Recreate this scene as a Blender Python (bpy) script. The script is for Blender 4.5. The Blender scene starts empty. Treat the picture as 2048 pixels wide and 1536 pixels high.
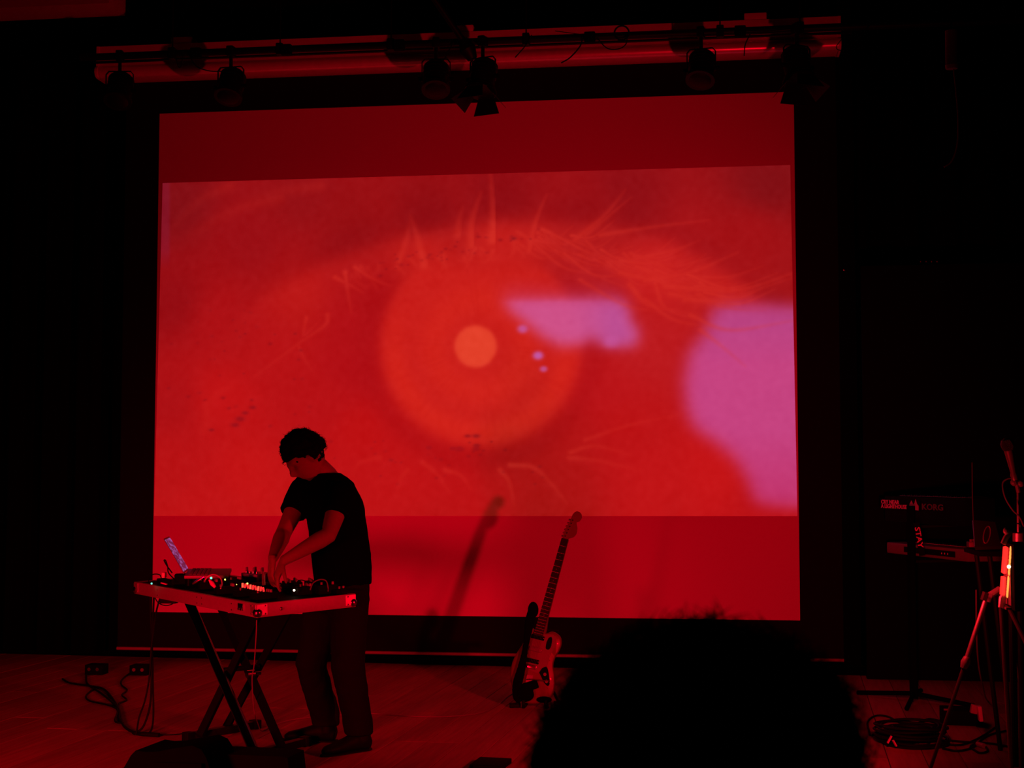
import bpy, bmesh, math, random
import numpy as np
from mathutils import Vector, Matrix, noise
random.seed(7); np.random.seed(7)
S = bpy.context.scene
COL = S.collection
V = Vector
# ---------------------------------------------------------------- camera
FPX = 2900.0
CAM = V((4.1618, -10.5525, 1.4))
MR = Matrix(((0.99102, 0.00842, 0.13344), (0.13370, -0.06113, -0.98913), (0.0, 0.99810, -0.06171)))
cam_d = bpy.data.cameras.new('camera'); cam = bpy.data.objects.new('camera', cam_d); COL.objects.link(cam)
cam.matrix_world = Matrix.Translation(CAM) @ MR.to_4x4()
cam_d.sensor_width = 17.3; cam_d.lens = 17.3 * FPX / 2048; cam_d.clip_start = 0.05; cam_d.clip_end = 60
cam_d.dof.use_dof = True; cam_d.dof.focus_distance = 7.6; cam_d.dof.aperture_fstop = 3.2
S.camera = cam
# ---------------------------------------------------------------- world, exposure, lights
w = bpy.data.worlds.new('world'); S.world = w; w.use_nodes = True
w.node_tree.nodes['Background'].inputs[0].default_value = (0.002, 0.0006, 0.0003, 1)
w.node_tree.nodes['Background'].inputs[1].default_value = 0.25
S.view_settings.view_transform = 'Standard'; S.view_settings.look = 'None'
S.view_settings.exposure = 0.0; S.view_settings.gamma = 1.0; S.view_settings.use_curve_mapping = False
RED = (1.0, 0.0, 0.012)
def aim(o, tgt):
    o.rotation_euler = (V(tgt) - V(o.location)).to_track_quat('-Z', 'Y').to_euler()
def spot(name, loc, tgt, e, ang, blend, rad, c=RED):
    l = bpy.data.lights.new(name, 'SPOT'); l.energy = e; l.color = c; l.spot_size = math.radians(ang)
    l.spot_blend = blend; l.shadow_soft_size = rad
    o = bpy.data.objects.new(name, l); COL.objects.link(o); o.location = loc; aim(o, tgt); return o
LAMP = V((4.98, -5.02, 1.02))                      # the red wash lamp seen at the right edge
BEAMS = [(LAMP + V((-0.10, 0.0, 0)), (2.6, 0.0, 1.15), 365, 106, 1.0, 0.05), (V((1.25, -7.2, 0.75)), (0.95, 0.0, -0.35), 760, 56, 1.0, 0.22)]
gl_ = bpy.data.lights.new('lamp_glow', 'POINT'); gl_.energy = 7; gl_.color = (1.0, .01, .02); gl_.shadow_soft_size = .03
go_ = bpy.data.objects.new('lamp_glow', gl_); COL.objects.link(go_); go_.location = (4.93, -5.12, 1.04)
for nm_, b_ in zip(('wash_beam_right', 'wash_beam_left'), BEAMS): spot(nm_, *b_)

# ---------------------------------------------------------------- pixel helpers (points of real depth)
def ray(x, y): return MR @ V(((x - 1024) / FPX, (768 - y) / FPX, -1.0))
def P(x, y, Y): r = ray(x, y); return CAM + r * ((Y - CAM.y) / r.y)
def G(x, y, z=0.0): r = ray(x, y); return CAM + r * ((z - CAM.z) / r.z)
def D(x, y, d): return CAM + ray(x, y) * d
def PX(p):
    v = MR.transposed() @ (V(p) - CAM); return 1024 + FPX * v.x / -v.z, 768 - FPX * v.y / -v.z

# ---------------------------------------------------------------- materials
MATS = {}
def mat(name, col, rough=0.6, metal=0.0, emit=None, es=0.0, spec=0.5, noise_amt=0.15, nscale=20.0, bump=0.0, coat=0.0):
    if name in MATS: return MATS[name]
    m = bpy.data.materials.new(name); m.use_nodes = True; nt = m.node_tree; b = nt.nodes['Principled BSDF']
    b.inputs['Roughness'].default_value = rough; b.inputs['Metallic'].default_value = metal
    b.inputs['Specular IOR Level'].default_value = spec; b.inputs['Coat Weight'].default_value = coat
    tc = nt.nodes.new('ShaderNodeTexCoord'); nz = nt.nodes.new('ShaderNodeTexNoise'); nz.inputs['Scale'].default_value = nscale
    nz.inputs['Detail'].default_value = 4
    nt.links.new(tc.outputs['Object'], nz.inputs['Vector'])
    mr = nt.nodes.new('ShaderNodeMapRange'); mr.inputs[3].default_value = 1 - noise_amt; mr.inputs[4].default_value = 1 + noise_amt
    nt.links.new(nz.outputs['Fac'], mr.inputs[0])
    mx = nt.nodes.new('ShaderNodeVectorMath'); mx.operation = 'SCALE'; mx.inputs[0].default_value = col[:3]
    nt.links.new(mr.outputs[0], mx.inputs['Scale']); nt.links.new(mx.outputs[0], b.inputs['Base Color'])
    if bump:
        bp = nt.nodes.new('ShaderNodeBump'); bp.inputs['Strength'].default_value = bump; bp.inputs['Distance'].default_value = 0.01
        nt.links.new(nz.outputs['Fac'], bp.inputs['Height']); nt.links.new(bp.outputs[0], b.inputs['Normal'])
    if emit: b.inputs['Emission Color'].default_value = (*emit, 1); b.inputs['Emission Strength'].default_value = es
    MATS[name] = m; return m
black_cloth = mat('black_cloth', (.0025, .0025, .0025), .95, spec=.01, bump=.3)
rail_alu = mat('case_rail_alu', (.34, .33, .33), .5, .2, nscale=60, bump=.1)
black_paint = mat('black_paint', (.005, .005, .005), .5, spec=.15)
matte_black = mat('matte_black', (.0035, .0035, .0035), .8, spec=.04)
rubber = mat('black_rubber', (.004, .004, .004), .65, spec=.12)
chrome = mat('chrome', (.75, .75, .75), .2, 1.0)
alu = mat('aluminium', (.62, .6, .6), .42, .75, nscale=60, bump=.1)
white_metal = mat('white_metal', (.8, .8, .8), .5, .1)
white_plastic = mat('white_plastic', (.75, .75, .72), .4)
grey_plastic = mat('grey_plastic', (.18, .18, .18), .45)
silver = mat('laptop_silver', (.2, .2, .21), .5, .3)
maple = mat('maple_wood', (.15, .1, .06), .4, nscale=8, coat=.2)
rosewood = mat('rosewood', (.02, .01, .006), .6, spec=.2)
guitar_red = mat('body_lacquer', (.15, .04, .03), .42, coat=.08, noise_amt=.05)
guard = mat('pickguard_white', (.2, .18, .15), .35)
skin = mat('skin', (.22, .14, .11), .6, spec=.25, nscale=60, bump=.05)
shirt_m = mat('shirt_black_cotton', (.0018, .0018, .0018), .95, spec=.005, nscale=90, bump=.2)
denim = mat('dark_denim', (.008, .007, .008), .9, spec=.02, nscale=120, bump=.25)
shoe_m = mat('black_shoe', (.004, .004, .004), .6, spec=.08)
hair_m = mat('dark_hair', (.002, .002, .0015), .8, spec=.04)
mask_m = mat('screen_mask_black', (.008, .007, .007), .8, spec=.03)
led_green = mat('led_green', (0, .5, .2), emit=(.1, 1, .5), es=3)
led_yellow = mat('led_yellow', (.5, .5, 0), emit=(1, .75, .1), es=3.5)
led_white = mat('led_white', (.8, .8, .7), emit=(1, .8, .55), es=7)
led_red = mat('led_red', (.5, 0, 0), emit=(1, .03, .03), es=.9)
led_orange = mat('led_orange', (.6, .1, 0), emit=(1, .12, .06), es=1.1)

# ---------------------------------------------------------------- mesh builder
class MB:
    def __init__(s): s.v = []; s.f = []
    def add(s, vs, fs):
        o = len(s.v); s.v += [V(p) for p in vs]; s.f += [tuple(i + o for i in f) for f in fs]; return s
    def box(s, c, size, R=None, bev=0.0):
        c = V(c); h = V(size) / 2; R = R or Matrix.Identity(3)
        if bev <= 0:
            vs = [c + R @ V((sx * h.x, sy * h.y, sz * h.z)) for sx in (-1, 1) for sy in (-1, 1) for sz in (-1, 1)]
            return s.add(vs, [(0, 1, 3, 2), (4, 6, 7, 5), (0, 4, 5, 1), (2, 3, 7, 6), (0, 2, 6, 4), (1, 5, 7, 3)])
        bm = bmesh.new(); bmesh.ops.create_cube(bm, size=1)
        for v in bm.verts: v.co = V((v.co.x * size[0], v.co.y * size[1], v.co.z * size[2]))
        bmesh.ops.bevel(bm, geom=list(bm.edges), offset=bev, segments=2, affect='EDGES', profile=.6)
        bm.verts.index_update()
        s.add([c + R @ v.co for v in bm.verts], [[v.index for v in f.verts] for f in bm.faces]); bm.free(); return s
    def loft(s, pts, rad, n=12, ref=None, cap=True, flat=False):
        pts = [V(p) for p in pts]; rings = []; m = len(pts); o = len(s.v)
        if not isinstance(rad, (list, tuple)): rad = [rad] * m
        ref = V(ref) if ref else None; prev = None
        for i, p in enumerate(pts):
            t = (pts[min(i + 1, m - 1)] - pts[max(i - 1, 0)])
            t = t.normalized() if t.length > 1e-9 else V((0, 0, 1))
            if flat: t = V((0, 0, 1))
            if ref is not None: a = ref - t * ref.dot(t)
            elif prev is not None: a = prev - t * prev.dot(t)
            else: a = (V((0, 0, 1)) if abs(t.z) < .9 else V((1, 0, 0))); a = a - t * a.dot(t)
            if a.length < 1e-6: a = t.orthogonal()
            a.normalize(); prev = a; b = t.cross(a)
            r = rad[i]; ra, rb = r if isinstance(r, (tuple, list)) else (r, r)
            s.v += [p + a * ra * math.cos(2 * math.pi * k / n) + b * rb * math.sin(2 * math.pi * k / n) for k in range(n)]
        for i in range(m - 1):
            for k in range(n):
                k2 = (k + 1) % n
                s.f.append((o + i * n + k, o + i * n + k2, o + (i + 1) * n + k2, o + (i + 1) * n + k))
        if cap:
            s.f.append(tuple(o + k for k in range(n))[::-1]); s.f.append(tuple(o + (m - 1) * n + k for k in range(n)))
        return s
    def cyl(s, a, b, r, n=16, r2=None): return s.loft([a, b], [r, r if r2 is None else r2], n)
    def sph(s, c, r, n=10, m=7, R=None, fn=None):
        c = V(c); r = V((r, r, r)) if isinstance(r, (int, float)) else V(r); o = len(s.v); R = R or Matrix.Identity(3)
        pts = []
        for j in range(m + 1):
            th = math.pi * j / m
            for k in range(n):
                ph = 2 * math.pi * k / n
                q = V((math.sin(th) * math.cos(ph), math.sin(th) * math.sin(ph), math.cos(th)))
                q = fn(q) if fn else V((q.x * r.x, q.y * r.y, q.z * r.z))
                s.v.append(c + R @ q)
        for j in range(m):
            for k in range(n):
                k2 = (k + 1) % n
                s.f.append((o + j * n + k, o + (j + 1) * n + k, o + (j + 1) * n + k2, o + j * n + k2))
        return s
    def prism(s, outline, vec):
        n = len(outline); o = len(s.v); vec = V(vec)
        s.v += [V(p) for p in outline] + [V(p) + vec for p in outline]
        s.f.append(tuple(range(o + n - 1, o - 1, -1))); s.f.append(tuple(range(o + n, o + 2 * n)))
        for k in range(n): k2 = (k + 1) % n; s.f.append((o + k, o + k2, o + n + k2, o + n + k))
        return s
def spline(pts, k=6):
    pts = [V(p) for p in pts]; out = []
    q = [pts[0] * 2 - pts[1]] + pts + [pts[-1] * 2 - pts[-2]]
    for i in range(1, len(q) - 2):
        for j in range(k):
            t = j / k
            out.append(.5 * ((2 * q[i]) + (q[i + 1] - q[i - 1]) * t + (2 * q[i - 1] - 5 * q[i] + 4 * q[i + 1] - q[i + 2]) * t * t
                             + (3 * q[i] - q[i - 1] - 3 * q[i + 1] + q[i + 2]) * t ** 3))
    out.append(pts[-1]); return out

def wloc(o):
    l = V(o.location); p = o.parent
    while p: l += V(p.location); p = p.parent
    return l
def tag(o, label=None, cat=None, group=None, kind=None):
    if label: o['label'] = label
    if cat: o['category'] = cat
    if group: o['group'] = group
    if kind: o['kind'] = kind
    return o
def thing(name, loc, label, cat, group=None):
    o = bpy.data.objects.new(name, None); COL.objects.link(o); o.location = V(loc); o.empty_display_size = .1
    return tag(o, label, cat, group)
def obj(name, mb, m, parent=None, smooth=35, merge=0, **kw):
    lo = [min(v[i] for v in mb.v) for i in range(3)]; hi = [max(v[i] for v in mb.v) for i in range(3)]
    c = V(((lo[0] + hi[0]) / 2, (lo[1] + hi[1]) / 2, lo[2]))
    me = bpy.data.meshes.new(name); me.from_pydata([tuple(v - c) for v in mb.v], [], mb.f)
    bm = bmesh.new(); bm.from_mesh(me)
    if merge: bmesh.ops.remove_doubles(bm, verts=bm.verts, dist=merge)
    bmesh.ops.recalc_face_normals(bm, faces=bm.faces); bm.to_mesh(me); bm.free()
    if smooth:
        me.polygons.foreach_set('use_smooth', [True] * len(me.polygons)); me.set_sharp_from_angle(angle=math.radians(smooth))
    me.materials.append(m)
    o = bpy.data.objects.new(name, me); COL.objects.link(o)
    if parent: o.parent = parent; o.location = c - wloc(parent)
    else: o.location = c
    return tag(o, **kw)
def struct(name, mb, m, parent=None, **kw): return obj(name, mb, m, parent, kind='structure', **kw)
def remesh(o, vox, sm=3):
    r = o.modifiers.new('r', 'REMESH'); r.mode = 'VOXEL'; r.voxel_size = vox; r.use_smooth_shade = True
    if sm: q = o.modifiers.new('s', 'SMOOTH'); q.iterations = sm; q.factor = .5
    return o
def copy_tree(o, parent=None):
    c = o.copy(); COL.objects.link(c); c.parent = parent
    for ch in list(o.children): copy_tree(ch, c)
    return c
def text_mesh(name, body, size, origin, xdir, ydir, m, parent, xs=1.0, depth=.001, **kw):
    cu = bpy.data.curves.new(name, 'FONT'); cu.body = body; cu.size = size; cu.extrude = depth; cu.offset = size * .02; cu.resolution_u = 2
    t = bpy.data.objects.new(name + '_tmp', cu); COL.objects.link(t)
    me = bpy.data.meshes.new_from_object(t.evaluated_get(bpy.context.evaluated_depsgraph_get()))
    bpy.data.objects.remove(t)
    xd = V(xdir).normalized(); yd = V(ydir).normalized(); zd = xd.cross(yd)
    mb = MB(); mb.v = [V(origin) + xd * v.co.x * xs + yd * v.co.y + zd * v.co.z for v in me.vertices]; mb.f = [tuple(p.vertices) for p in me.polygons]
    return obj(name, mb, m, parent, smooth=0, **kw)

# ================================================================ SETTING
X0, X1, YB, YF, ZC = -3.2, 8.6, 0.45, -14.5, 5.25
fl = struct('floor', MB().box(((X0 + X1) / 2, (YB + YF) / 2, -.06), (X1 - X0, YB - YF, .08)), matte_black)
struct('wall_back', MB().box(((X0 + X1) / 2, YB + .05, ZC / 2), (X1 - X0, .1, ZC)), black_cloth)
struct('wall_left', MB().box((X0 - .05, (YB + YF) / 2, ZC / 2), (.1, YB - YF, ZC)), black_cloth)
struct('wall_right', MB().box((X1 + .05, (YB + YF) / 2, ZC / 2), (.1, YB - YF, ZC)), black_cloth)
struct('wall_front', MB().box(((X0 + X1) / 2, YF - .05, ZC / 2), (X1 - X0, .1, ZC)), black_cloth)
struct('ceiling', MB().box(((X0 + X1) / 2, (YB + YF) / 2, ZC + .05), (X1 - X0, YB - YF, .1)), matte_black)
# floor planks, rotated a few degrees, each its own object
wood = bpy.data.materials.new('stage_floor_wood'); wood.use_nodes = True; nt = wood.node_tree; b = nt.nodes['Principled BSDF']
oi = nt.nodes.new('ShaderNodeObjectInfo'); tc = nt.nodes.new('ShaderNodeTexCoord'); mp = nt.nodes.new('ShaderNodeMapping')
mp.inputs['Scale'].default_value = (14, .9, 5); nz = nt.nodes.new('ShaderNodeTexNoise'); nz.inputs['Scale'].default_value = 3; nz.inputs['Detail'].default_value = 6
ad = nt.nodes.new('ShaderNodeVectorMath'); ad.operation = 'ADD'
nt.links.new(tc.outputs['Object'], mp.inputs[0]); nt.links.new(mp.outputs[0], ad.inputs[0]); nt.links.new(oi.outputs['Random'], ad.inputs[1])
nt.links.new(ad.outputs[0], nz.inputs['Vector'])
a1 = nt.nodes.new('ShaderNodeMath'); a1.operation = 'MULTIPLY_ADD'; a1.inputs[1].default_value = .35
nt.links.new(oi.outputs['Random'], a1.inputs[0]); nt.links.new(nz.outputs['Fac'], a1.inputs[2])
cr = nt.nodes.new('ShaderNodeValToRGB'); cr.color_ramp.elements[0].color = (.21, .14, .10, 1); cr.color_ramp.elements[1].color = (.40, .28, .19, 1)
cr.color_ramp.elements[0].position = .25
nt.links.new(a1.outputs[0], cr.inputs[0]); nt.links.new(cr.outputs[0], b.inputs['Base Color']); b.inputs['Roughness'].default_value = .7; b.inputs['Specular IOR Level'].default_value = .08
PW = .18; ROT = Matrix.Rotation(math.radians(-3.3), 3, 'Z')
prot = {}
def plank_mesh(L):
    if L in prot: return prot[L]
    bm = bmesh.new(); bmesh.ops.create_cube(bm, size=1)
    for v in bm.verts: v.co = V((v.co.x * (PW - .004), v.co.y * (L - .004), v.co.z * .02))
    bmesh.ops.bevel(bm, geom=[e for e in bm.edges if all(v.co.z > 0 for v in e.verts)], offset=.0015, segments=1, affect='EDGES')
    me = bpy.data.meshes.new('plank'); bm.to_mesh(me); bm.free(); me.materials.append(wood); prot[L] = me; return me
rp = random.Random(3)
for i in range(-20, 45):
    lens = rp.choice([(2.4, 1.8), (1.5, 2.7), (2.1, 2.1), (1.2, 3.0), (2.7, 1.5)]); y = -4.05
    for L in lens:
        c = ROT @ V((i * PW + .05, y + L / 2, 0))
        o = bpy.data.objects.new('plank', plank_mesh(L)); COL.objects.link(o); o.parent = fl
        o.rotation_euler = (0, 0, math.radians(-3.3)); o.location = c + V((.2, 0, -.01 + rp.uniform(-.0006, .0006))) - V(fl.location); y += L
# front part of the floor, before the planks that can be told apart
struct('floor_front', MB().box(((X0 + X1) / 2, (-4.45 + YF) / 2, -.011), (X1 - X0, -4.45 - YF, .018)), mat('floor_front_wood', (.25, .17, .11), .5))

# black drapes on both sides of the screen
def drape(name, xa, xb, y, zt, label):
    mb = MB(); n = int((xb - xa) / .03); vs = []
    for i in range(n + 1):
        x = xa + (xb - xa) * i / n; d = .05 * math.sin(x * 21) + .03 * math.sin(x * 47 + 1)
        for z in (.02, 1.2, 2.6, zt): vs.append((x, y + d * (1.15 - .1 * z), z))
    fs = [(i * 4 + j, (i + 1) * 4 + j, (i + 1) * 4 + j + 1, i * 4 + j + 1) for i in range(n) for j in range(3)]
    mb.add(vs, fs); o = obj(name, mb, black_cloth, smooth=80)
    s = o.modifiers.new('t', 'SOLIDIFY'); s.thickness = .006
    return tag(o, label, 'curtain')
drape('stage_curtain', -3.1, -.5, .25, 5.2, 'black pleated stage curtain left of the projection screen')
drape('stage_curtain', 5.25, 8.5, .25, 5.2, 'black pleated stage curtain right of the projection screen')
struct('trim_1', MB().box((-1.68, -.35, 5.06), (2.95, .3, .36)), mat('beam_paint', (.5, .5, .5), .6))

# ================================================================ PROJECTION SCREEN
scr = thing('projection_screen', (2.4, 0, .07), 'large roll-down projection screen with a black border showing a red close-up of an eye', 'screen')
SX0, SX1, SZ0, SZ1 = 0.0, 4.8, .36, 4.166
IQ = [V((0.004, 0, 1.081)), V((4.790, 0, 1.098)), V((4.769, 0, 3.629)), V((.032, 0, 3.626))]   # BL BR TR TL of the picture
# --- the projected picture, computed on a raster in numpy
def srgb(c): c = np.asarray(c, float) / 255.; return np.where(c <= .04045, c / 12.92, ((c + .055) / 1.055) ** 2.4)
NX, NY = 620, 340
ux, uz = np.meshgrid(np.linspace(0, 1, NX), np.linspace(0, 1, NY))
PXX = (IQ[0].x * (1 - ux) + IQ[1].x * ux) * (1 - uz) + (IQ[3].x * (1 - ux) + IQ[2].x * ux) * uz
PZZ = (IQ[0].z * (1 - ux) + IQ[1].z * ux) * (1 - uz) + (IQ[3].z * (1 - ux) + IQ[2].z * ux) * uz
def toimg(X, Z):
    d = np.stack([X - CAM.x, np.full_like(X, -CAM.y), Z - CAM.z], -1); M_ = np.array(MR); v = d @ M_
    return 1024 + FPX * v[..., 0] / -v[..., 2], 768 - FPX * v[..., 1] / -v[..., 2]
qx, qy = toimg(PXX, PZZ)
def blur(a, s):
    r = int(3 * s) + 1; k = np.exp(-np.arange(-r, r + 1) ** 2 / (2 * s * s)); k /= k.sum()
    for ax in (0, 1):
        p = np.pad(a, [(r, r) if i == ax else (0, 0) for i in range(a.ndim)], mode='edge')
        a = sum(k[j] * (p[j:j + a.shape[0]] if ax == 0 else p[:, j:j + a.shape[1]]) for j in range(2 * r + 1))
    return a
def poly(pts):
    ins = np.zeros(qx.shape, bool); n = len(pts)
    for i in range(n):
        x1, y1 = pts[i]; x2, y2 = pts[(i + 1) % n]
        if y1 == y2: continue
        c = (y1 > qy) != (y2 > qy); ins ^= c & (qx < (x2 - x1) * (qy - y1) / (y2 - y1) + x1)
    return ins.astype(float)
ctrl = [(340, 400, 128, 14, 20), (600, 390, 146, 15, 20), (1000, 380, 140, 12, 18), (1250, 380, 140, 14, 20), (1540, 360, 128, 15, 20), (1200, 425, 152, 15, 20),
        (1500, 480, 160, 16, 20), (1570, 560, 158, 18, 22), (335, 600, 146, 12, 18), (500, 480, 152, 14, 20), (700, 450, 148, 14, 18), (850, 420, 142, 13, 18), (450, 650, 172, 16, 20),
        (600, 600, 180, 20, 20), (335, 800, 170, 16, 20), (330, 950, 182, 18, 20), (450, 800, 190, 18, 20), (560, 720, 180, 17, 20), (650, 800, 180, 16, 20),
        (700, 650, 172, 14, 20), (735, 590, 166, 13, 18), (720, 860, 188, 16, 18), (1220, 780, 184, 20, 24), (1290, 700, 186, 26, 30), (1250, 850, 184, 18, 20), (1330, 960, 190, 20, 22),
        (1420, 940, 194, 20, 22), (800, 960, 188, 18, 20), (1000, 960, 186, 18, 20), (1100, 1000, 186, 18, 20), (500, 950, 193, 19, 20), (400, 1010, 188, 18, 20), (1540, 1015, 182, 16, 20), (1300, 560, 192, 26, 28),
        (1450, 580, 182, 24, 26), (950, 910, 182, 16, 18), (1120, 880, 184, 18, 20), (1200, 600, 172, 24, 32), (700, 740, 174, 14, 20), (1000, 500, 190, 26, 24), (850, 520, 186, 24, 22)]  # tones low in the middle hold a trace of the performer's shadow
num = np.zeros(qx.shape + (3,)); den = np.zeros(qx.shape)
for c in ctrl:
    w_ = 1 / ((qx - c[0]) ** 2 + (qy - c[1]) ** 2 + 900.) ** 1.6; num += w_[..., None] * np.array(c[2:]); den += w_
img = num / den[..., None]
def mix(mask, col): 
    global img
    img = img * (1 - mask[..., None]) + np.array(col, float) * mask[..., None]
# upper lid: brighter band under the lid crease
lx = [300, 420, 520, 620, 700, 800, 880, 1000, 1120, 1220, 1330, 1420, 1500, 1620]
ly = [800, 690, 600, 545, 508, 478, 460, 446, 446, 452, 482, 530, 590, 690]
dl = qy - np.interp(qx, lx, ly)
mix(.30 * (1 / (1 + np.exp(-dl / 7.))) * np.exp(-np.clip(dl, 0, None) / 70.) * np.clip((qx - 380) / 250, 0, 1) * np.clip((1560 - qx) / 150, 0, 1), (215, 42, 36))
mix(.22 * np.exp(-((dl + 30) / 30.) ** 2) * np.clip((qx - 420) / 250, 0, 1), (128, 10, 18))
# sclera shading and lower lid rim
r = np.hypot(qx - 961, (qy - 692))
mix(.35 * np.exp(-((r - 228) / 26.) ** 2) * (qy > 560), (165, 12, 18))
mix(np.clip(.95 / (1 + np.exp((r - 200) / 5.5)), 0, 1) * np.clip((qy - 500) / 50, 0, 1), (199, 29, 25))
mix(.55 * np.exp(-((r - 172) / 24.) ** 2) * np.clip((qy - 590) / 160, 0, 1), (216, 38, 26))
mix(.5 * np.exp(-((r - 92) / 34.) ** 2), (214, 38, 27))
ang = np.arctan2(qy - 692, qx - 961)
mix(.13 * np.clip(np.sin(ang * 37) * np.sin(ang * 23 + 1), 0, 1) * ((r > 60) & (r < 185)), (190, 22, 22))
# purple reflections
pu1 = blur(poly([(1005, 596), (1120, 590), (1240, 598), (1256, 618), (1262, 650), (1278, 655), (1274, 690), (1230, 692), (1196, 688), (1186, 668), (1168, 690), (1120, 694), (1080, 672), (1050, 645), (1018, 622)]), 6)
mix(.94 * pu1 * np.clip((qy - 575) / 30, 0, 1), (206, 84, 142)); mix(.55 * pu1 * np.exp(-((qx - 1235) / 55.) ** 2), (176, 76, 152))
mix(.35 * blur(poly([(1010, 575), (1250, 585), (1260, 600), (1000, 600)]), 7), (200, 70, 130))
for x, y, rr, k in ((1045, 658, 11, .8), (1076, 711, 11, 1), (1087, 738, 8, .75), (1222, 684, 16, .5)): mix(k * np.clip(np.exp(-(((qx - x) / rr) ** 2 + ((qy - y) / (rr * .8)) ** 2) ** 1.5), 0, 1), (196, 86, 160))
pu2 = blur(poly([(1432, 614), (1500, 612), (1620, 618), (1620, 1012), (1560, 1008), (1512, 1002), (1502, 965), (1470, 915), (1425, 880), (1388, 858), (1372, 820), (1366, 765), (1378, 705), (1412, 668)]), 7)
mix(.97 * pu2, (196, 68, 130)); mix(.6 * pu2 * np.clip(1 - (qy - 610) / 120, 0, 1), (172, 66, 130)); mix(.6 * pu2 * np.clip((qy - 860) / 140, 0, 1), (190, 44, 96))
mix(.3 * np.clip((342 - qx) / 6, 0, 1) * np.clip((540 - qy) / 40, 0, 1), (130, 30, 70))
# pupil
mix(np.clip(1 / (1 + np.exp((np.hypot(qx - 951, qy - 693) - 42) / 2.2)), 0, 1), (226, 64, 42))
# lashes
L = np.zeros(qx.shape); Dk = np.zeros(qx.shape)
px0, py0 = qx.min(), qy.min(); sx = (qx.max() - px0) / NX; sy = (qy.max() - py0) / NY
def stroke(pts, w0, w1, a, buf):
    q = spline([(x, y, 0) for x, y in pts], max(10, int(sum(math.hypot(pts[i + 1][0] - pts[i][0], pts[i + 1][1] - pts[i][1]) for i in range(len(pts) - 1)) / (len(pts) - 1) / 2.2))); n = len(q)
    for i, p in enumerate(q):
        t = i / (n - 1); w_ = w0 * (1 - t) + w1 * t; al = a * (1 - .75 * t)
        ci = int((p.x - px0) / sx); ri = int(NY - (p.y - py0) / sy); R_ = 12
        c0, c1, r0, r1 = max(ci - R_, 0), min(ci + R_, NX), max(ri - R_ - 22, 0), min(ri + R_ + 22, NY)
        if c0 >= c1 or r0 >= r1: continue
        g = al * np.exp(-((qx[r0:r1, c0:c1] - p.x) ** 2 + (qy[r0:r1, c0:c1] - p.y) ** 2) / (2 * w_ * w_))
        buf[r0:r1, c0:c1] = np.maximum(buf[r0:r1, c0:c1], g)
def rs(*p, w0=4, w1=2, a=.6): stroke(p, w0, w1, a, L)
rs((985, 480), (986, 430), (981, 346), w0=8, w1=3.5, a=.75); rs((942, 490), (944, 440), (962, 385), w0=7, w1=3, a=.6); rs((915, 470), (918, 440), (925, 415), w0=6, w1=3, a=.4)
rs((848, 530), (836, 480), (820, 432), w0=7, w1=3.5, a=.62); rs((798, 522), (812, 480), (822, 436), w0=5, w1=4, a=.5); rs((1058, 500), (1072, 440), (1093, 390), w0=5, w1=2.5, a=.55)
rs((1150, 480), (1210, 430), (1250, 380), w0=5, w1=2.5, a=.5); rs((1170, 470), (1225, 425), (1262, 395), w0=4, w1=2, a=.4); rs((1200, 470), (1320, 452), (1420, 440), w0=4, w1=2, a=.42)
rs((1260, 520), (1350, 500), (1400, 480), w0=4, w1=2, a=.42); rs((1290, 560), (1380, 545), (1475, 505), w0=4.5, w1=2.5, a=.55); rs((1240, 545), (1310, 560), (1360, 560), w0=5, w1=3, a=.6)
rs((1330, 572), (1470, 580), (1592, 545), w0=5, w1=2.5, a=.6); rs((1340, 588), (1440, 600), (1585, 555), w0=4.5, w1=2.5, a=.5); rs((1370, 598), (1450, 600), (1510, 570), w0=5, w1=3, a=.55)
rs((1260, 570), (1300, 610), (1400, 630), w0=4.5, w1=3, a=.55); rs((1310, 565), (1330, 615), (1400, 640), w0=4, w1=2.5, a=.5); rs((1380, 630), (1460, 660), (1594, 640), w0=4, w1=2.5, a=.45)
rs((1400, 660), (1440, 690), (1490, 732), w0=4, w1=2.5, a=.4); rs((1290, 600), (1350, 640), (1430, 655), w0=4, w1=2.5, a=.45); rs((1160, 560), (1250, 610), (1330, 625), w0=3.5, w1=2.5, a=.4)
rl = random.Random(11)
for i in range(80):
    t = rl.random(); x = 1030 + 380 * t; y = 480 + 110 * t ** 1.3 + rl.uniform(-32, 12); l_ = rl.uniform(60, 170); a_ = rl.uniform(-.25, .8) * (1 - .4 * t)
    ex, ey = x + l_ * math.cos(a_), y + l_ * math.sin(a_) * .75
    stroke([(x, y), ((x + ex) / 2, (y + ey) / 2 + rl.uniform(6, 20)), (ex, ey - rl.uniform(0, 24))], rl.uniform(2.2, 3.6), 1.8, rl.uniform(.25, .6), L)
for i in range(26):
    t = rl.random(); x = 680 + 380 * t; y = 560 - 90 * t ** .6 + rl.uniform(-8, 25); l_ = rl.uniform(20, 48); a_ = rl.uniform(.2, 2.6)
    stroke([(x, y), (x + l_ * .5 * math.cos(a_) + 5, y + l_ * .5), (x + l_ * math.cos(a_), y + l_ * math.sin(a_) * .8)], 4, 2.4, rl.uniform(.2, .42), L)
rs((690, 545), (695, 580), (702, 625), w0=4, w1=2.5, a=.55); rs((670, 555), (700, 570), (725, 585), w0=4, w1=2.5, a=.5); rs((710, 535), (750, 560), (782, 572), w0=4, w1=2.5, a=.5)
rs((612, 635), (608, 670), (640, 640), w0=3, w1=2.5, a=.35); rs((655, 630), (650, 650), (600, 685), (510, 752), w0=3.5, w1=2.5, a=.4); rs((595, 690), (610, 720), (632, 752), w0=3, w1=2, a=.25)
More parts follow.
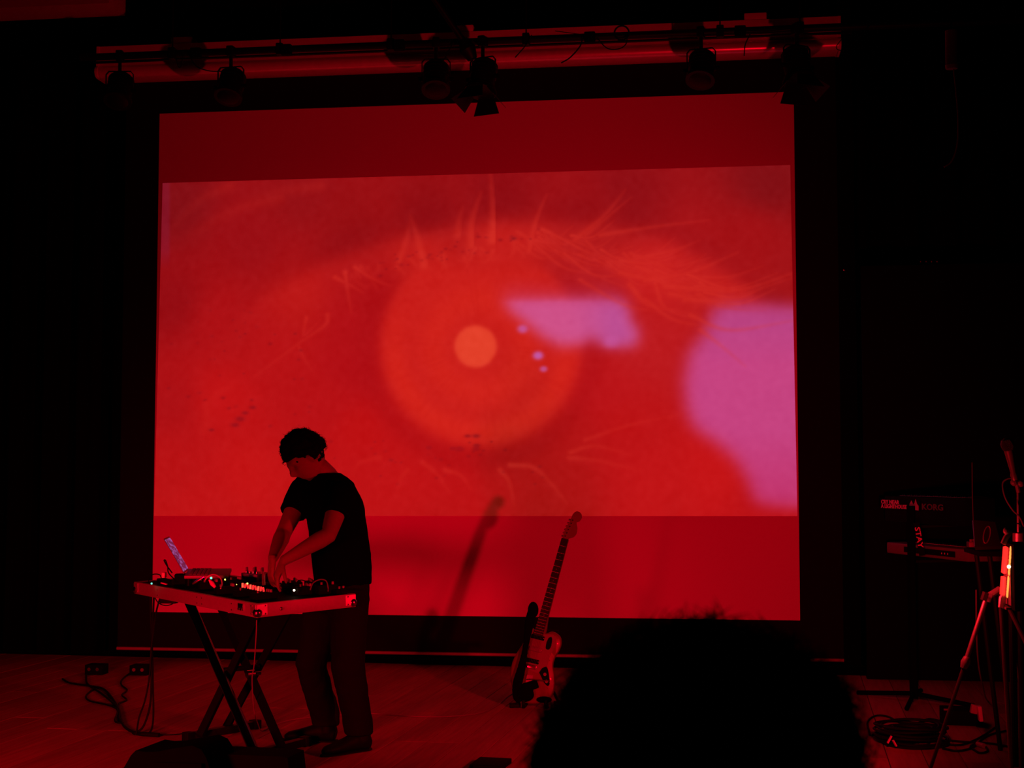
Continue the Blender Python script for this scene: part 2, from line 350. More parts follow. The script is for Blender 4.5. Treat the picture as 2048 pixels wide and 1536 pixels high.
rs((1020, 930), (1065, 935), (1100, 965), (1132, 1005), w0=4, w1=3, a=.55); rs((1000, 940), (1018, 965), (1028, 1010), w0=4, w1=3, a=.5); rs((890, 940), (920, 950), (942, 978), w0=4, w1=3, a=.42)
rs((845, 925), (875, 950), (898, 985), w0=4, w1=3, a=.35); rs((760, 915), (720, 925), (705, 950), w0=4, w1=3, a=.25); rs((815, 940), (800, 960), (795, 990), w0=4, w1=3, a=.25)
rs((1140, 905), (1190, 892), (1260, 910), w0=4, w1=3, a=.42); rs((1138, 915), (1200, 922), (1280, 942), w0=4, w1=3, a=.38); rs((1170, 880), (1260, 850), (1365, 828), w0=3.5, w1=2.5, a=.3); rs((410, 860), (420, 800), (470, 770), w0=7, w1=5, a=.15)
rs((560, 395), (470, 420), (380, 470), w0=9, w1=7, a=.2); rs((640, 372), (540, 390), (440, 440), w0=9, w1=7, a=.2); rs((460, 372), (400, 400), (350, 450), w0=8, w1=6, a=.18)
mix(np.clip(L, 0, 1) * .85, (216, 50, 38))
mix(.35 * np.clip(blur(L, 7) * 2.2, 0, 1) * (qx > 1020) * (qy < 620), (205, 36, 30))
for i in range(120):
    k = rl.random()
    if k < .35: x, y = rl.uniform(330, 620), rl.uniform(600, 880)
    elif k < .6: x, y = rl.uniform(640, 1100), rl.uniform(880, 970)
    else: t = rl.random(); x = 760 + 320 * t; y = 540 - 70 * t ** .7 + rl.uniform(-24, 20)
    rr = rl.uniform(1.5, 3.2); mix(rl.uniform(.2, .6) * np.exp(-(((qx - x) / rr / 1.5) ** 2 + ((qy - y) / rr) ** 2)), (140, 14, 24))
for x, y, rr in ((935, 872, 5), (952, 872, 6), (905, 897, 4), (919, 898, 6), (953, 891, 5), (952, 898, 5), (505, 815, 5), (490, 826, 5), (480, 838, 7), (470, 850, 6), (423, 860, 4), (1027, 477, 5)):
    mix(.6 * np.exp(-(((qx - x) / rr / 1.3) ** 2 + ((qy - y) / rr / .7) ** 2)), (120, 12, 26))
base = blur(np.random.randn(NY, NX, 1), 2.0); img += base * 6
lin = srgb(np.clip(img, 0, 255))
# light already on the cloth from the two red lamps (linear estimate), the picture supplies the rest
def beam(b, X, Z):
    p, t, W, ang_, bl, _ = b; ax_ = (V(t) - V(p)).normalized(); d = np.stack([X - p[0], np.full_like(X, -p[1]), Z - p[2]], -1)
    r_ = np.sqrt((d ** 2).sum(-1)); ca_ = (d @ np.array(ax_)) / r_; ch_ = math.cos(math.radians(ang_ / 2)); t_ = np.clip((ca_ - ch_) / ((1 - ch_) * bl), 0, 1)
    return .8 / math.pi * W / (4 * math.pi * math.pi) * math.pi / r_ ** 2 * (-p[1] / r_) * t_ * t_ * (3 - 2 * t_)
lampc = sum(beam(b_, PXX, PZZ) for b_ in BEAMS) + .012
em = lin.copy(); em[..., 0] = np.clip(em[..., 0] - lampc, .0, None); em[..., 2] = np.clip(em[..., 2] - lampc * .012, 0, None)
# --- mesh: picture grid + plain cloth above and below
me = bpy.data.meshes.new('screen_cloth'); n0 = NX * NY
co = np.zeros((n0, 3)); co[:, 0] = PXX.ravel(); co[:, 1] = 0; co[:, 2] = PZZ.ravel()
def quad_strip(poly4): return np.array([(p[0], 0, p[1]) for p in poly4], float)
ex = [quad_strip([(SX0, SZ0), (SX1, SZ0), (IQ[1].x, IQ[1].z), (IQ[0].x, IQ[0].z)]), quad_strip([(IQ[3].x, IQ[3].z), (IQ[2].x, IQ[2].z), (SX1, SZ1), (SX0, SZ1)]),
      quad_strip([(SX0, SZ0), (IQ[0].x, IQ[0].z), (IQ[3].x, IQ[3].z), (SX0, SZ1)]), quad_strip([(IQ[1].x, IQ[1].z), (SX1, SZ0), (SX1, SZ1), (IQ[2].x, IQ[2].z)])]
allco = np.vstack([co] + ex); ii = np.arange(n0).reshape(NY, NX)
fq = np.stack([ii[:-1, :-1], ii[:-1, 1:], ii[1:, 1:], ii[1:, :-1]], -1).reshape(-1, 4)
fe = np.array([[n0 + 4 * k + j for j in range(4)] for k in range(4)]); fa = np.vstack([fq, fe])
me.vertices.add(len(allco)); me.vertices.foreach_set('co', allco.ravel())
me.loops.add(fa.size); me.loops.foreach_set('vertex_index', fa.ravel().astype(np.int32))
me.polygons.add(len(fa)); me.polygons.foreach_set('loop_start', np.arange(0, fa.size, 4, dtype=np.int32)); me.update(calc_edges=True)
at = me.color_attributes.new('picture', 'FLOAT_COLOR', 'POINT'); arr = np.zeros((len(allco), 4)); arr[:, 3] = 1; arr[:n0, :3] = em.reshape(-1, 3); at.data.foreach_set('color', arr.ravel())
sm = bpy.data.materials.new('projected_screen'); sm.use_nodes = True; nt = sm.node_tree; b = nt.nodes['Principled BSDF']
b.inputs['Base Color'].default_value = (.8, .8, .8, 1); b.inputs['Roughness'].default_value = .9; b.inputs['Specular IOR Level'].default_value = .1
an = nt.nodes.new('ShaderNodeAttribute'); an.attribute_name = 'picture'; nt.links.new(an.outputs['Color'], b.inputs['Emission Color']); b.inputs['Emission Strength'].default_value = 1.0
me.materials.append(sm); so = bpy.data.objects.new('screen_cloth', me); COL.objects.link(so); so.parent = scr; so.location = V((0, 0, 0)) - V(scr.location)
so['label'] = 'white cloth with the projected red picture of a wide open eye'
# border, bars, housing
bl, br, zb = -.27, 5.10, .085
mb = MB()
mb.box(((bl + 0) / 2, .004, (zb + 4.42) / 2), (-bl, .006, 4.42 - zb)); mb.box(((4.8 + br) / 2, .004, (zb + 4.42) / 2), (br - 4.8, .006, 4.42 - zb))
mb.box((2.4, .004, (zb + SZ0) / 2), (4.8, .006, SZ0 - zb)); mb.box((2.4, .004, (SZ1 + 4.42) / 2), (4.8, .006, 4.42 - SZ1))
obj('black_border', mb, mask_m, scr)
for xx in (-.15, 2.4, 4.85): obj('wall_bracket', MB().box((xx, .24, 4.6), (.05, .45, .04)), black_paint, scr)
obj('bottom_bar', MB().cyl((bl, -.005, .085), (br, -.005, .085), .012, 12), mat('bar_paint', (.3, .3, .3), .5), scr)
prof = [(.02, 4.66), (-.16, 4.66), (-.162, 4.60), (-.158, 4.597), (-.162, 4.594), (-.162, 4.565), (-.158, 4.562), (-.162, 4.559), (-.162, 4.53), (-.158, 4.527), (-.162, 4.524), (-.163, 4.505),
        (-.178, 4.495), (-.19, 4.478), (-.192, 4.455), (-.183, 4.434), (-.168, 4.42), (-.15, 4.415), (.02, 4.415)]
hx0, hx1 = -.43, 5.11
hm = mat('housing_paint', (.92, .92, .92), .3, .3)
obj('roller_housing', MB().prism([(hx0, y, z) for y, z in prof], (hx1 - hx0, 0, 0)), hm, scr)
for xx in (hx0 - .006, hx1 + .006): obj('end_cap', MB().prism([(xx - .01, y * 1.04, z) for y, z in prof[:1] + prof[1:2] + prof[11:]], (.02, 0, 0)), white_metal, scr)
for x in (370, 928, 1510):
    c = P(x, 60, -.08); obj('mounting_bracket', MB().box((c.x, -.09, 4.685), (.16, .13, .055), bev=.006), white_metal, scr)

# ================================================================ LIGHTING BAR
YP = -.75
pa, pb = P(200, 107, YP), P(1690, 61, YP); zp = (pa.z + pb.z) / 2
bar = thing('lighting_bar', (2.4, YP, zp), 'long black steel lighting bar hung above the screen with lanterns clamped to it', 'lighting bar')
obj('pipe', MB().cyl((pa.x - .15, YP, zp), (pb.x + 1.2, YP, zp), .026, 16), black_paint, bar)
obj('cable_tray', MB().box(((pa.x + pb.x) / 2, YP + .04, zp - .028), (pb.x - pa.x + .1, .03, .012)), black_paint, bar)
for x in (345, 560, 782, 1052, 1440, 1600):
    c = P(x, 80, YP); obj('hanging_rod', MB().cyl((c.x, YP, zp), (c.x, YP, ZC), .005, 8).box((c.x, YP, zp), (.05, .07, .085), bev=.01), black_paint, bar)
for i, x in enumerate((395, 575, 800, 1180, 1480)):
    c = P(x, 80, YP); obj('socket_box', MB().box((c.x, YP - .03, zp - .012), (.075, .05, .075), bev=.008), matte_black, bar)
c = P(1243, 66, YP - .05); mb = MB(); mb.loft([c + V((.05 * math.cos(a), 0, .05 * math.sin(a))) for a in np.linspace(0, 2 * math.pi, 20)], .006, 6, cap=False)
obj('cable_loop', mb, rubber, bar)
def wires(pts, name, Y, r=.004, parent=None, m=rubber, **kw):
    return obj(name, MB().loft(spline([P(x, y, Y) for x, y in pts], 5), r, 6), m, parent, **kw)
wires([(1195, 78), (1215, 97), (1240, 97), (1253, 85), (1252, 66)], 'loose_cable', YP - .04, parent=bar)
wires([(1165, 72), (1160, 92), (1140, 115), (1122, 126)], 'loose_cable', YP - .04, parent=bar, r=.005)
wires([(1063, 70), (1050, 92), (1030, 115)], 'loose_cable', YP - .04, parent=bar)
wires([(378, 110), (392, 132), (420, 142), (455, 142)], 'loose_cable', YP - .04, parent=bar)
wires([(350, 108), (356, 132), (362, 132), (366, 108)], 'loose_cable', YP - .04, parent=bar, r=.003)
wires([(906, 85), (893, 110), (880, 132)], 'loose_cable', YP - .04, parent=bar)
wires([(1500, 68), (1490, 90), (1488, 112)], 'loose_cable', YP - .04, parent=bar)
wires([(1690, 70), (1672, 95), (1690, 100), (1715, 78), (1740, 50)], 'loose_cable', YP - .04, parent=bar, r=.003)
wires([(1110, 62), (1180, 70), (1240, 66), (1330, 62), (1430, 58), (1520, 66), (1590, 60)], 'loose_cable', YP - .05, parent=bar, r=.003)

def lantern(barn, label, x=0):
    r = thing('stage_lantern', (0, 0, 0), label, 'stage light')
    obj('clamp', MB().box((0, 0, 0), (.05, .075, .075), bev=.01).cyl((0, 0, -.03), (0, 0, -.11), .013, 10), black_paint, r)
    y = MB(); hw = .098
    pts = [(-hw, 0, -.27), (-hw, 0, -.135), (-hw + .02, 0, -.112), (hw - .02, 0, -.112), (hw, 0, -.135), (hw, 0, -.27)]
    for a_, b_ in zip(pts[:-1], pts[1:]): y.loft([a_, b_], [(.012, .004)] * 2, 6, ref=(0, 1, 0))
    obj('yoke', y, black_paint, r)
    ax = (V((0, -.30, -.95)) if barn else V((0, -.45, -.89))).normalized(); c = V((0, 0, -.255)); R = ax.to_track_quat('Z', 'Y').to_matrix()
    b_ = MB(); b_.loft([c - ax * .13, c - ax * .12, c - ax * .06, c + ax * .06, c + ax * .075, c + ax * .1], [.05, .078, .088, .088, .1, .1], 20)
    for k in range(4): b_.loft([c - ax * (.1 - .03 * k), c - ax * (.095 - .03 * k)], [.093, .093], 20)
    obj('lamp_body', b_, black_paint, r)
    obj('lens', MB().sph(c + ax * .095, (.082, .082, .02), 16, 6, R), mat('lens_glass', (.006, .006, .006), .5, spec=.1), r)
    for s in (-1, 1): obj('tilt_knob', MB().cyl(c + V((s * .092, 0, 0)), c + V((s * .125, 0, 0)), .016, 10), matte_black, r)
    if barn:
        f = c + ax * .1; X = V((1, 0, 0)); U = X.cross(ax).normalized()
        obj('barn_door_frame', MB().loft([f, f + ax * .012], [.112, .112], 4 * 5), black_paint, r)
        for d, e, sp in ((U, X, .35), (-U, X, .35), (X, U, .9), (-X, U, .9)):
            h0 = f + d * .085 + ax * .012; h1 = h0 + (ax + d * sp).normalized() * .115
            q = [h0 - e * .062, h0 + e * .062, h1 + e * .10, h1 - e * .10]; nn = (q[1] - q[0]).cross(q[3] - q[0]).normalized() * .003
            obj('barn_door', MB().prism(q, nn), black_paint, r)
    return r
A = lantern(False, '')
lab = {240: 'black stage lantern at the left end of the lighting bar', 462: 'black stage lantern hanging second from the left on the lighting bar',
       872: 'black stage lantern hanging left of the barn-door lantern above the middle of the screen', 1402: 'black stage lantern hanging left of the barn-door lantern above the right screen corner'}
grp = 'stage lanterns on the lighting bar'
for i, (x, t) in enumerate(lab.items()):
    o = A if i == 0 else copy_tree(A); c = P(x, 100, YP); o.location = (c.x, YP, zp); o['label'] = t; o['group'] = grp; o.rotation_euler = (0, 0, (.12, -.1, .15, -.2)[i])
B_ = lantern(True, '')
for i, (x, t, rz, dx) in enumerate(((968, 'black barn-door stage lantern hanging down over the middle of the screen top', -.35, 0), (1592, 'black barn-door stage lantern hanging over the top right screen corner', .45, 0))):
    o = B_ if i == 0 else copy_tree(B_); c = P(x, 100, YP); o.location = (c.x, YP - .06, zp - .02); o['label'] = t; o['group'] = grp; o.rotation_euler = (0, 0, rz)
    o.scale = (1.0, 1.0, 1.0)
# rigging arm above the middle lantern
c0 = P(870, 0, YP - .25); c1 = P(925, 80, YP - .12); c2 = P(945, 118, YP - .1)
ra = thing('boom_arm', c1, 'dark slanting rigging arm rising from the middle of the lighting bar to the ceiling', 'rigging')
obj('arm_tube', MB().cyl((c0 - c1) * 1.9 + c1, c1, .022, 12), black_paint, ra); obj('arm_head', MB().loft([c1, c1 * .5 + c2 * .5, c2], [.03, .06, .035], 14), black_paint, ra)
# hanging socket at the upper right
hs = D(1902, 60, 8.2); he = D(1903, 138, 8.2)
h = thing('hanging_socket', he, 'red-lit cylindrical cable socket hanging from the dark ceiling at upper right', 'socket')
obj('socket_shell', MB().loft([hs, hs + (he - hs) * .02, he - (he - hs) * .12, he - (he - hs) * .1, he], [.02, .034, .034, .037, .033], 18), mat('socket_grey', (.18, .18, .18), .6), h)
obj('suspension_cable', MB().cyl(hs, V((hs.x, hs.y, ZC)), .006, 8), rubber, h)
obj('tail_cable', MB().loft(spline([D(1907, 138, 8.2), D(1912, 185, 8.2), D(1916, 240, 8.2), D(1914, 290, 8.2), D(1903, 322, 8.2), D(1888, 334, 8.2)], 6), .0045, 8), mat('grey_cable', (.1, .09, .07), .6), h)
# tall dark flat at right
tl = P(1682, 540, -.35); f_ = thing('black_stage_flat', (5.95, -.35, 0), 'tall black panel standing right of the screen with tiny beads as glints along its top', 'stage panel')
obj('panel', MB().box((6.0, -.3, 1.42), (1.55, .05, 2.84), bev=.005), matte_black, f_)
for k in range(4): c = P(1842 + 11 * k, 516, -.35); obj('glint_bead', MB().sph((c.x, -.33, c.z - .02), .008, 8, 5), chrome, f_)  # shiny beads added for the small highlights on the panel
c = P(1683, 540, -.33); obj('glint_bead', MB().sph((c.x + .02, -.33, c.z), .009, 8, 5), chrome, f_)

# ================================================================ FLIGHT CASE TABLE
N, Rr, Lf = D(512, 1208, 6.89), D(704, 1186, 7.235), D(268, 1163.5, 8.13)
u = Lf - N; LL = u.length; u.normalize(); v = Rr - N; v -= u * v.dot(u); SS = v.length; v.normalize(); nrm = v.cross(u).normalized()
if nrm.z < 0: nrm = -nrm
CR = Matrix((u, v, nrm)).transposed(); TH = .066
def cl(a, b, z=0.0): return N + u * a + v * b + nrm * z
def CPt(x, y, z=0.0):
    r = ray(x, y); t = (N + nrm * z - CAM).dot(nrm) / r.dot(nrm); p = CAM + r * t; return (p - N).dot(u), (p - N).dot(v)
case = thing('flight_case', cl(LL / 2, SS / 2, -TH), 'open shallow silver-edged flight case used as a table top for music gear', 'flight case')
e_ = .022
obj('case_floor', MB().box(cl(LL / 2, SS / 2, -TH + .006), (LL - .01, SS - .01, .012), CR), matte_black, case)
for nm, c, sz in (('front_rail', cl(LL / 2, e_ / 2, -TH / 2), (LL, e_, TH)), ('rear_rail', cl(LL / 2, SS - e_ / 2, -TH / 2), (LL, e_, TH)),
                  ('end_rail', cl(e_ / 2, SS / 2, -TH / 2), (e_, SS - 2 * e_, TH)), ('end_rail', cl(LL - e_ / 2, SS / 2, -TH / 2), (e_, SS - 2 * e_, TH))):
    rr_ = obj(nm, MB().box(c, sz, CR, bev=.002), rail_alu, case)
    if nm == 'front_rail':
        for a in (.27, .62, .68, 1.2):
            obj('rivet', MB().sph(cl(a, -.001, -.02), .004, 8, 5), chrome, rr_); obj('rivet', MB().sph(cl(a, -.001, -.05), .004, 8, 5), chrome, rr_)
obj('gear_bed', MB().box(cl(LL / 2, SS / 2, -.02), (LL - 2 * e_, SS - 2 * e_, .035), CR), matte_black, case)
for a, b_ in ((0, 0), (LL, 0), (0, SS), (LL, SS)):
    mb = MB(); sa = 1 if a == 0 else -1; sb = 1 if b_ == 0 else -1
    mb.sph(cl(a + sa * .012, b_ + sb * .012, -TH + .022), .024, 14, 9)
    cnr = obj('ball_corner', mb, mat('corner_steel', (.5, .5, .5), .22, 1.0), case)
    mb = MB().box(cl(a + sa * .03, b_ + sb * .0 - sb * .001, -.03), (.055, .004, .05), CR).box(cl(a - sa * .001, b_ + sb * .03, -.03), (.004, .055, .05), CR)
    obj('corner_plate', mb, alu, cnr)
    for q in (cl(a + sa * .045, b_ - sb * .004, -.012), cl(a + sa * .045, b_ - sb * .004, -.05), cl(a - sa * .004, b_ + sb * .045, -.012), cl(a - sa * .004, b_ + sb * .045, -.05)):
        obj('rivet', MB().sph(q, .0045, 8, 5), chrome, cnr)
la, lb = CPt(479, 1203); obj('butterfly_latch', MB().box(cl(la, -.004, -.026), (.055, .008, .034), CR, bev=.002).cyl(cl(la - .014, -.006, -.036), cl(la - .014, -.012, -.036), .007, 10).cyl(cl(la + .014, -.006, -.036), cl(la + .014, -.012, -.036), .007, 10), chrome, case)
obj('rivet', MB().sph(cl(-.002, .13, -.035), .009, 10, 6), chrome, case)
# --- X stand
uh = V((u.x, u.y, 0)).normalized(); vh = V((v.x, v.y, 0)).normalized()
st = thing('x_stand', G(470, 1495), 'black double-braced X keyboard stand carrying the flight case', 'stand')
def zb_(p): return (N.z - TH) + ((p - N).dot(uh)) * u.z / V((u.x, u.y)).length + ((p - N).dot(vh)) * v.z / V((v.x, v.y)).length
FA, FB = G(507, 1512), G(566, 1513); RC, RD = G(400, 1482), G(452, 1466)
fdir = (G(664, 1503) - G(590, 1524)).normalized(); rdir = (G(523, 1466) - G(388, 1492)).normalized()
def topat(x, y):      # a point under the case seen at x, y (a little under its bottom face)
    r = ray(x, y); t = (N - nrm * (TH + .02) - CAM).dot(nrm) / r.dot(nrm); return CAM + r * t
TA, TB, TC, TD = topat(372, 1190), topat(428, 1183), topat(530, 1200), topat(592, 1196)
for nm, p, q in (('brace', FA, TA), ('brace', FB, TB), ('brace', RC, TC), ('brace', RD, TD)):
    d = (q - p); p2 = p + V((0, 0, .03))
    g = obj(nm, MB().loft([p2, q], [(.027, .023)] * 2, 14 if p is FA else 4, ref=vh), mat('highlight_brace_steel', (.12, .12, .12), .22, 1.0) if p is FA else matte_black, st)  # one brace gets brighter, glossier metal so its highlight line shows
obj('pivot', MB().cyl(((FA + TA) / 2 * .5 + (RC + TC) / 2 * .5) - vh * .03, ((FB + TB) / 2 * .5 + (RD + TD) / 2 * .5) + vh * .03, .014, 12), black_paint, st)
kp = P(508, 1347, -3.12); obj('height_knob', MB().cyl(kp, kp + V((-.03, -.03, 0)), .020, 14).cyl(kp, kp + V((.03, .02, 0)), .010, 8), chrome, st, label='shiny locking knob')
for nm, c, d, l0, l1 in (('foot_tube', FA * .5 + FB * .5, fdir, -.26, .30), ('foot_tube', RC * .5 + RD * .5, rdir, -.17, .30)):
    c = V((c.x, c.y, .026)); o = obj(nm, MB().box(c + d * (l0 + l1) / 2, (l1 - l0, .045, .04), Matrix((d, V((-d.y, d.x, 0)), V((0, 0, 1)))).transposed(), bev=.005), black_paint, st)
    for t in (l0, l1): obj('rubber_cap', MB().box(V((c.x, c.y, .026)) + d * t, (.05, .052, .05), Matrix((d, V((-d.y, d.x, 0)), V((0, 0, 1)))).transposed(), bev=.006), rubber, o)
for p, q in ((TA, TB), (TC, TD)):
    d = (q - p).normalized(); obj('support_arm', MB().loft([p - d * .12, q + d * .14], [(.016, .016)] * 2, 8), rubber, st)

# ================================================================ GEAR ON THE CASE
def onb(a, b, z=0): return cl(a, b, -.001 + z)
def gear_box(name, x, y, sz, label, cat, m=matte_black, ang=0, group=None):
    """thing with a body box standing on the bed with its front bottom edge middle seen at x, y"""
    a, b_ = CPt(x, y); a = min(max(a, .03), LL - .03); b_ = min(max(b_, .03), SS - .03)
    c = onb(a, b_); t = thing(name, c, label, cat, group); R = CR @ Matrix.Rotation(ang, 3, 'Z')
    obj('housing', MB().box(c + R @ V((0, sz[1] / 2, sz[2] / 2)), sz, R, bev=min(.004, sz[2] * .15)), m, t)
    return t, c, R, sz
def knobs(t, c, R, sz, pts, r=.008, h=.014, m=grey_plastic, nm='knob'):
    for x, y in pts:
        p = c + R @ V((x * sz[0], y * sz[1], sz[2])); q = c + R @ V((x * sz[0], y * sz[1], sz[2] + h))
        k = obj(nm, MB().loft([p, q * .9 + p * .1, q], [r, r * .9, r * .7], 10), m, t)
def led(t, p, m, r=.004, nm='led'): obj(nm, MB().sph(p, r, 8, 6), m, t)
def jack(t, p, d, cab, m=rubber):
    obj('plug', MB().cyl(p, p + V(d) * .05, .008, 8), chrome, t)

# laptop
hn = D(367, 1148, 7.78); ly_ = D(376, 1139, 8.07) - hn; ly_.z = 0; ly_ = ly_.normalized(); lx_ = V((-ly_.y, ly_.x, 0)); lx_ = -lx_ if lx_.x < 0 else lx_
lt = thing('laptop', hn, 'open silver laptop with a violet-lit screen at the left end of the flight case', 'laptop')
LW = .31; RL = Matrix((lx_, ly_, V((0, 0, 1)))).transposed()
ca, cb = (hn - N).dot(u), (hn - N).dot(v)
bc = hn + lx_ * .12 + ly_ * LW / 2
obj('base', MB().box(bc + V((0, 0, -.009)), (.235, LW, .018), RL @ Matrix.Rotation(.055, 3, 'X'), bev=.004), silver, lt)
kb = MB()
for i in range(5):
    for j in range(13): kb.box(bc + RL @ V((-.085 + .021 * i, -.13 + .0215 * j, .003 + .055 * (-.13 + .0215 * j))), (.017, .018, .004), RL)
kbo = obj('keys', kb, mat('key_grey', (.06, .06, .06), .5), lt); kbo['kind'] = 'stuff'
ld = (lx_ * -.105 + V((0, 0, .178))).normalized(); ln = ly_.cross(ld).normalized()
RD_ = Matrix((ld, ly_, ln)).transposed(); ldc = hn + ld * .108 + ly_ * LW / 2 + V((0, 0, .002))
lid = obj('lid', MB().box(ldc, (.216, LW, .007), RD_, bev=.002), silver, lt)
sgn = 1 if ln.x > 0 else -1
scm = bpy.data.materials.new('laptop_screen'); scm.use_nodes = True; nt = scm.node_tree; b = nt.nodes['Principled BSDF']; b.inputs['Base Color'].default_value = (.01, .01, .01, 1)
tc = nt.nodes.new('ShaderNodeTexCoord'); mp = nt.nodes.new('ShaderNodeMapping'); mp.inputs['Rotation'].default_value = (0, 0, 0); mp.inputs['Scale'].default_value = (30, 8, 55)
nz = nt.nodes.new('ShaderNodeTexNoise'); nz.inputs['Scale'].default_value = 1; nt.links.new(tc.outputs['Object'], mp.inputs[0]); nt.links.new(mp.outputs[0], nz.inputs['Vector'])
cr = nt.nodes.new('ShaderNodeValToRGB'); cr.color_ramp.elements[0].color = (.13, .018, .075, 1); cr.color_ramp.elements[1].color = (.42, .13, .5, 1); cr.color_ramp.elements[0].position = .45; cr.color_ramp.elements[1].position = .72
nt.links.new(nz.outputs['Fac'], cr.inputs[0]); nt.links.new(cr.outputs[0], b.inputs['Emission Color']); b.inputs['Emission Strength'].default_value = .75
obj('display', MB().box(ldc + ln * sgn * .0042, (.198, LW - .02, .0015), RD_), scm, lid)
# riser under the laptop
ra_, rb_ = (bc - N).dot(u), (bc - N).dot(v); zt = (hn.z - .020) - cl(ra_, rb_).z
rt = thing('laptop_riser', cl(ra_, rb_), 'low black riser carrying the silver laptop', 'laptop stand')
obj('riser_top', MB().box(cl(ra_, rb_) + V((0, 0, zt - .006)), (.22, .24, .010), RL, bev=.002), matte_black, rt)
for sx_, sy_ in ((-1, -1), (-1, 1), (1, -1), (1, 1)):
    q = cl(ra_, rb_) + RL @ V((sx_ * .1, sy_ * .11, 0)); aa = (q - N).dot(u); bb = (q - N).dot(v); lo = cl(min(max(aa, .03), LL - .03), min(max(bb, .03), SS - .03)); obj('leg', MB().cyl(V((q.x, q.y, lo.z)), V((q.x, q.y, hn.z - .03)), .007, 8), black_paint, rt)

t, c, R, sz = gear_box('power_supply', 350, 1168, (.07, .06, .055), 'black box with a bent cable standing between the plug and the laptop', 'power supply', ang=.5)
obj('cable', MB().loft(spline([c + V((-.03, .03, .06)), D(334, 1132, 7.9), D(328, 1121, 7.9), D(331, 1121, 7.9), D(335, 1133, 7.9), D(337, 1146, 7.9), c + V((-.02, .05, .02))], 6), .0035, 8), rubber, t)
t, c, R, sz = gear_box('power_strip', 318, 1170, (.13, .05, .032), 'small black power strip at the left end of the flight case', 'power strip', ang=.15)
led(t, D(303, 1167, 7.86), led_green, .005)
obj('cable', MB().loft(spline([c + R @ V((.03, .02, .03)), D(318, 1149, 7.95), D(303, 1150, 8.0), D(296, 1165, 8.1)], 6), .003, 8), rubber, t)
pt = thing('plug_adapter', D(328, 1158, 7.92), 'white plug adapter sticking up at the left end of the case', 'adapter')
obj('adapter_body', MB().box(D(328, 1150, 7.92), (.018, .03, .03), bev=.003), white_plastic, pt)
obj('adapter_pins', MB().box(D(328, 1158, 7.92), (.012, .012, .02), bev=.002), matte_black, pt)
t2 = thing('paper_tag', D(328, 1167, 7.75), 'white tag lying by the left power strip on the case edge', 'tag')
obj('tag_sheet', MB().box(D(328, 1167, 7.75), (.034, .02, .006), Matrix.Rotation(.25, 3, 'Y'), bev=.002), white_plastic, t2)

# pedals along the bed
specs = [(398, 1178, (.075, .12, .035), 'black effect pedal with a red-lit plug right of the laptop riser', .3, None),
         (430, 1188, (.07, .12, .035), 'black effect pedal under the arched cable with a green light', .2, led_green),
         (452, 1172, (.07, .1, .032), 'small black pedal with a yellow light behind the arched cable', .1, led_yellow),
         (470, 1193, (.075, .12, .03), 'black effect pedal in front of the glowing drum machine', .1, None),
         (505, 1199, (.075, .12, .03), 'black effect pedal in the near corner of the flight case', 0, None),
         (590, 1190, (.07, .1, .04), 'black pedal with a bright white light near the right rail', .0, led_white),
         (632, 1188, (.07, .11, .045), 'black pedal under the thin cable hoop at the right', .1, None),
         (668, 1187, (.05, .08, .022), 'flat little pedal with two tiny knobs at the right corner', .0, None)]
pedals = []
for x, y, s_, lb, an_, lm in specs:
    t, c, R, sz = gear_box('effect_pedal', x, y, s_, lb, 'pedal', ang=an_); pedals.append((t, c, R, sz))
    knobs(t, c, R, sz, [(-.28, .75), (0, .75), (.28, .75)] if s_[0] > .06 else [(-.2, .6), (.2, .6)], .007, .014)
    obj('footswitch', MB().cyl(c + R @ V((0, .03, sz[2])), c + R @ V((0, .03, sz[2] + .012)), .007, 10), mat('dull_steel', (.12, .12, .12), .5, .8), t)
    if lm and lm is led_white: led(t, D(588, 1180.5, (c - CAM).dot(MR @ V((0, 0, -1))) - .02), lm, .0055)
    elif lm is led_green: led(t, D(422, 1156, (c - CAM).dot(MR @ V((0, 0, -1))) - .01), lm, .006)
    elif lm: led(t, D(450, 1159, (c - CAM).dot(MR @ V((0, 0, -1))) - .01), lm, .0045)
for i, (x, y, d_) in enumerate(((393, 1163, 7.45), (400, 1160, 7.5), (424, 1167, 7.25))):
    o = thing('jack_plug', D(x, y, d_), ('angled metal jack plug lit red left of the arched cable', 'second metal jack plug lit red beside the angled one', 'wide white jack plug under the arched cable')[i], 'plug')
    dirv = V(((.9, 0, .5), (.8, .1, .6), (.6, 0, -.7))[i]).normalized()
    obj('sleeve', MB().loft([D(x, y, d_) - dirv * .025, D(x, y, d_), D(x, y, d_) + dirv * .025], [.004, .008 if i < 2 else .012, .007], 10), white_plastic if i == 2 else chrome, o)
def cable(name, pts, r, m, label, cat='cable', k=6): return tag(obj(name, MB().loft(spline(pts, k), r, 8), m), label, cat)
cable('patch_cable', [D(410, 1160, 7.3), D(417, 1152, 7.28), D(428, 1149, 7.25), D(440, 1155, 7.2), D(444, 1167, 7.15), D(441, 1177, 7.1)], .0032, white_plastic, 'pale cable arching over the green-lit pedal on the flight case')
cable('patch_cable', [D(620, 1180, 7.0), D(626, 1166, 7.02), D(640, 1159, 7.05), D(652, 1162, 7.08), D(656, 1176, 7.1), D(656, 1182, 7.08)], .003, mat('dim_cable', (.2, .2, .2), .5), 'thin cable hoop above the pedals at the right end of the case')
cable('patch_cable', [D(592, 1168, 7.1), D(597, 1161, 7.12), D(608, 1161, 7.16), D(618, 1168, 7.2)], .0025, rubber, 'small black cable arch behind the white-lit pedal')

# drum machine with glowing keys
t, c, R, sz = gear_box('drum_machine', 503, 1181, (.165, .13, .032), 'black drum machine with a row of red glowing keys under the performer\'s hands', 'drum machine', ang=-.14 + math.pi * 0)
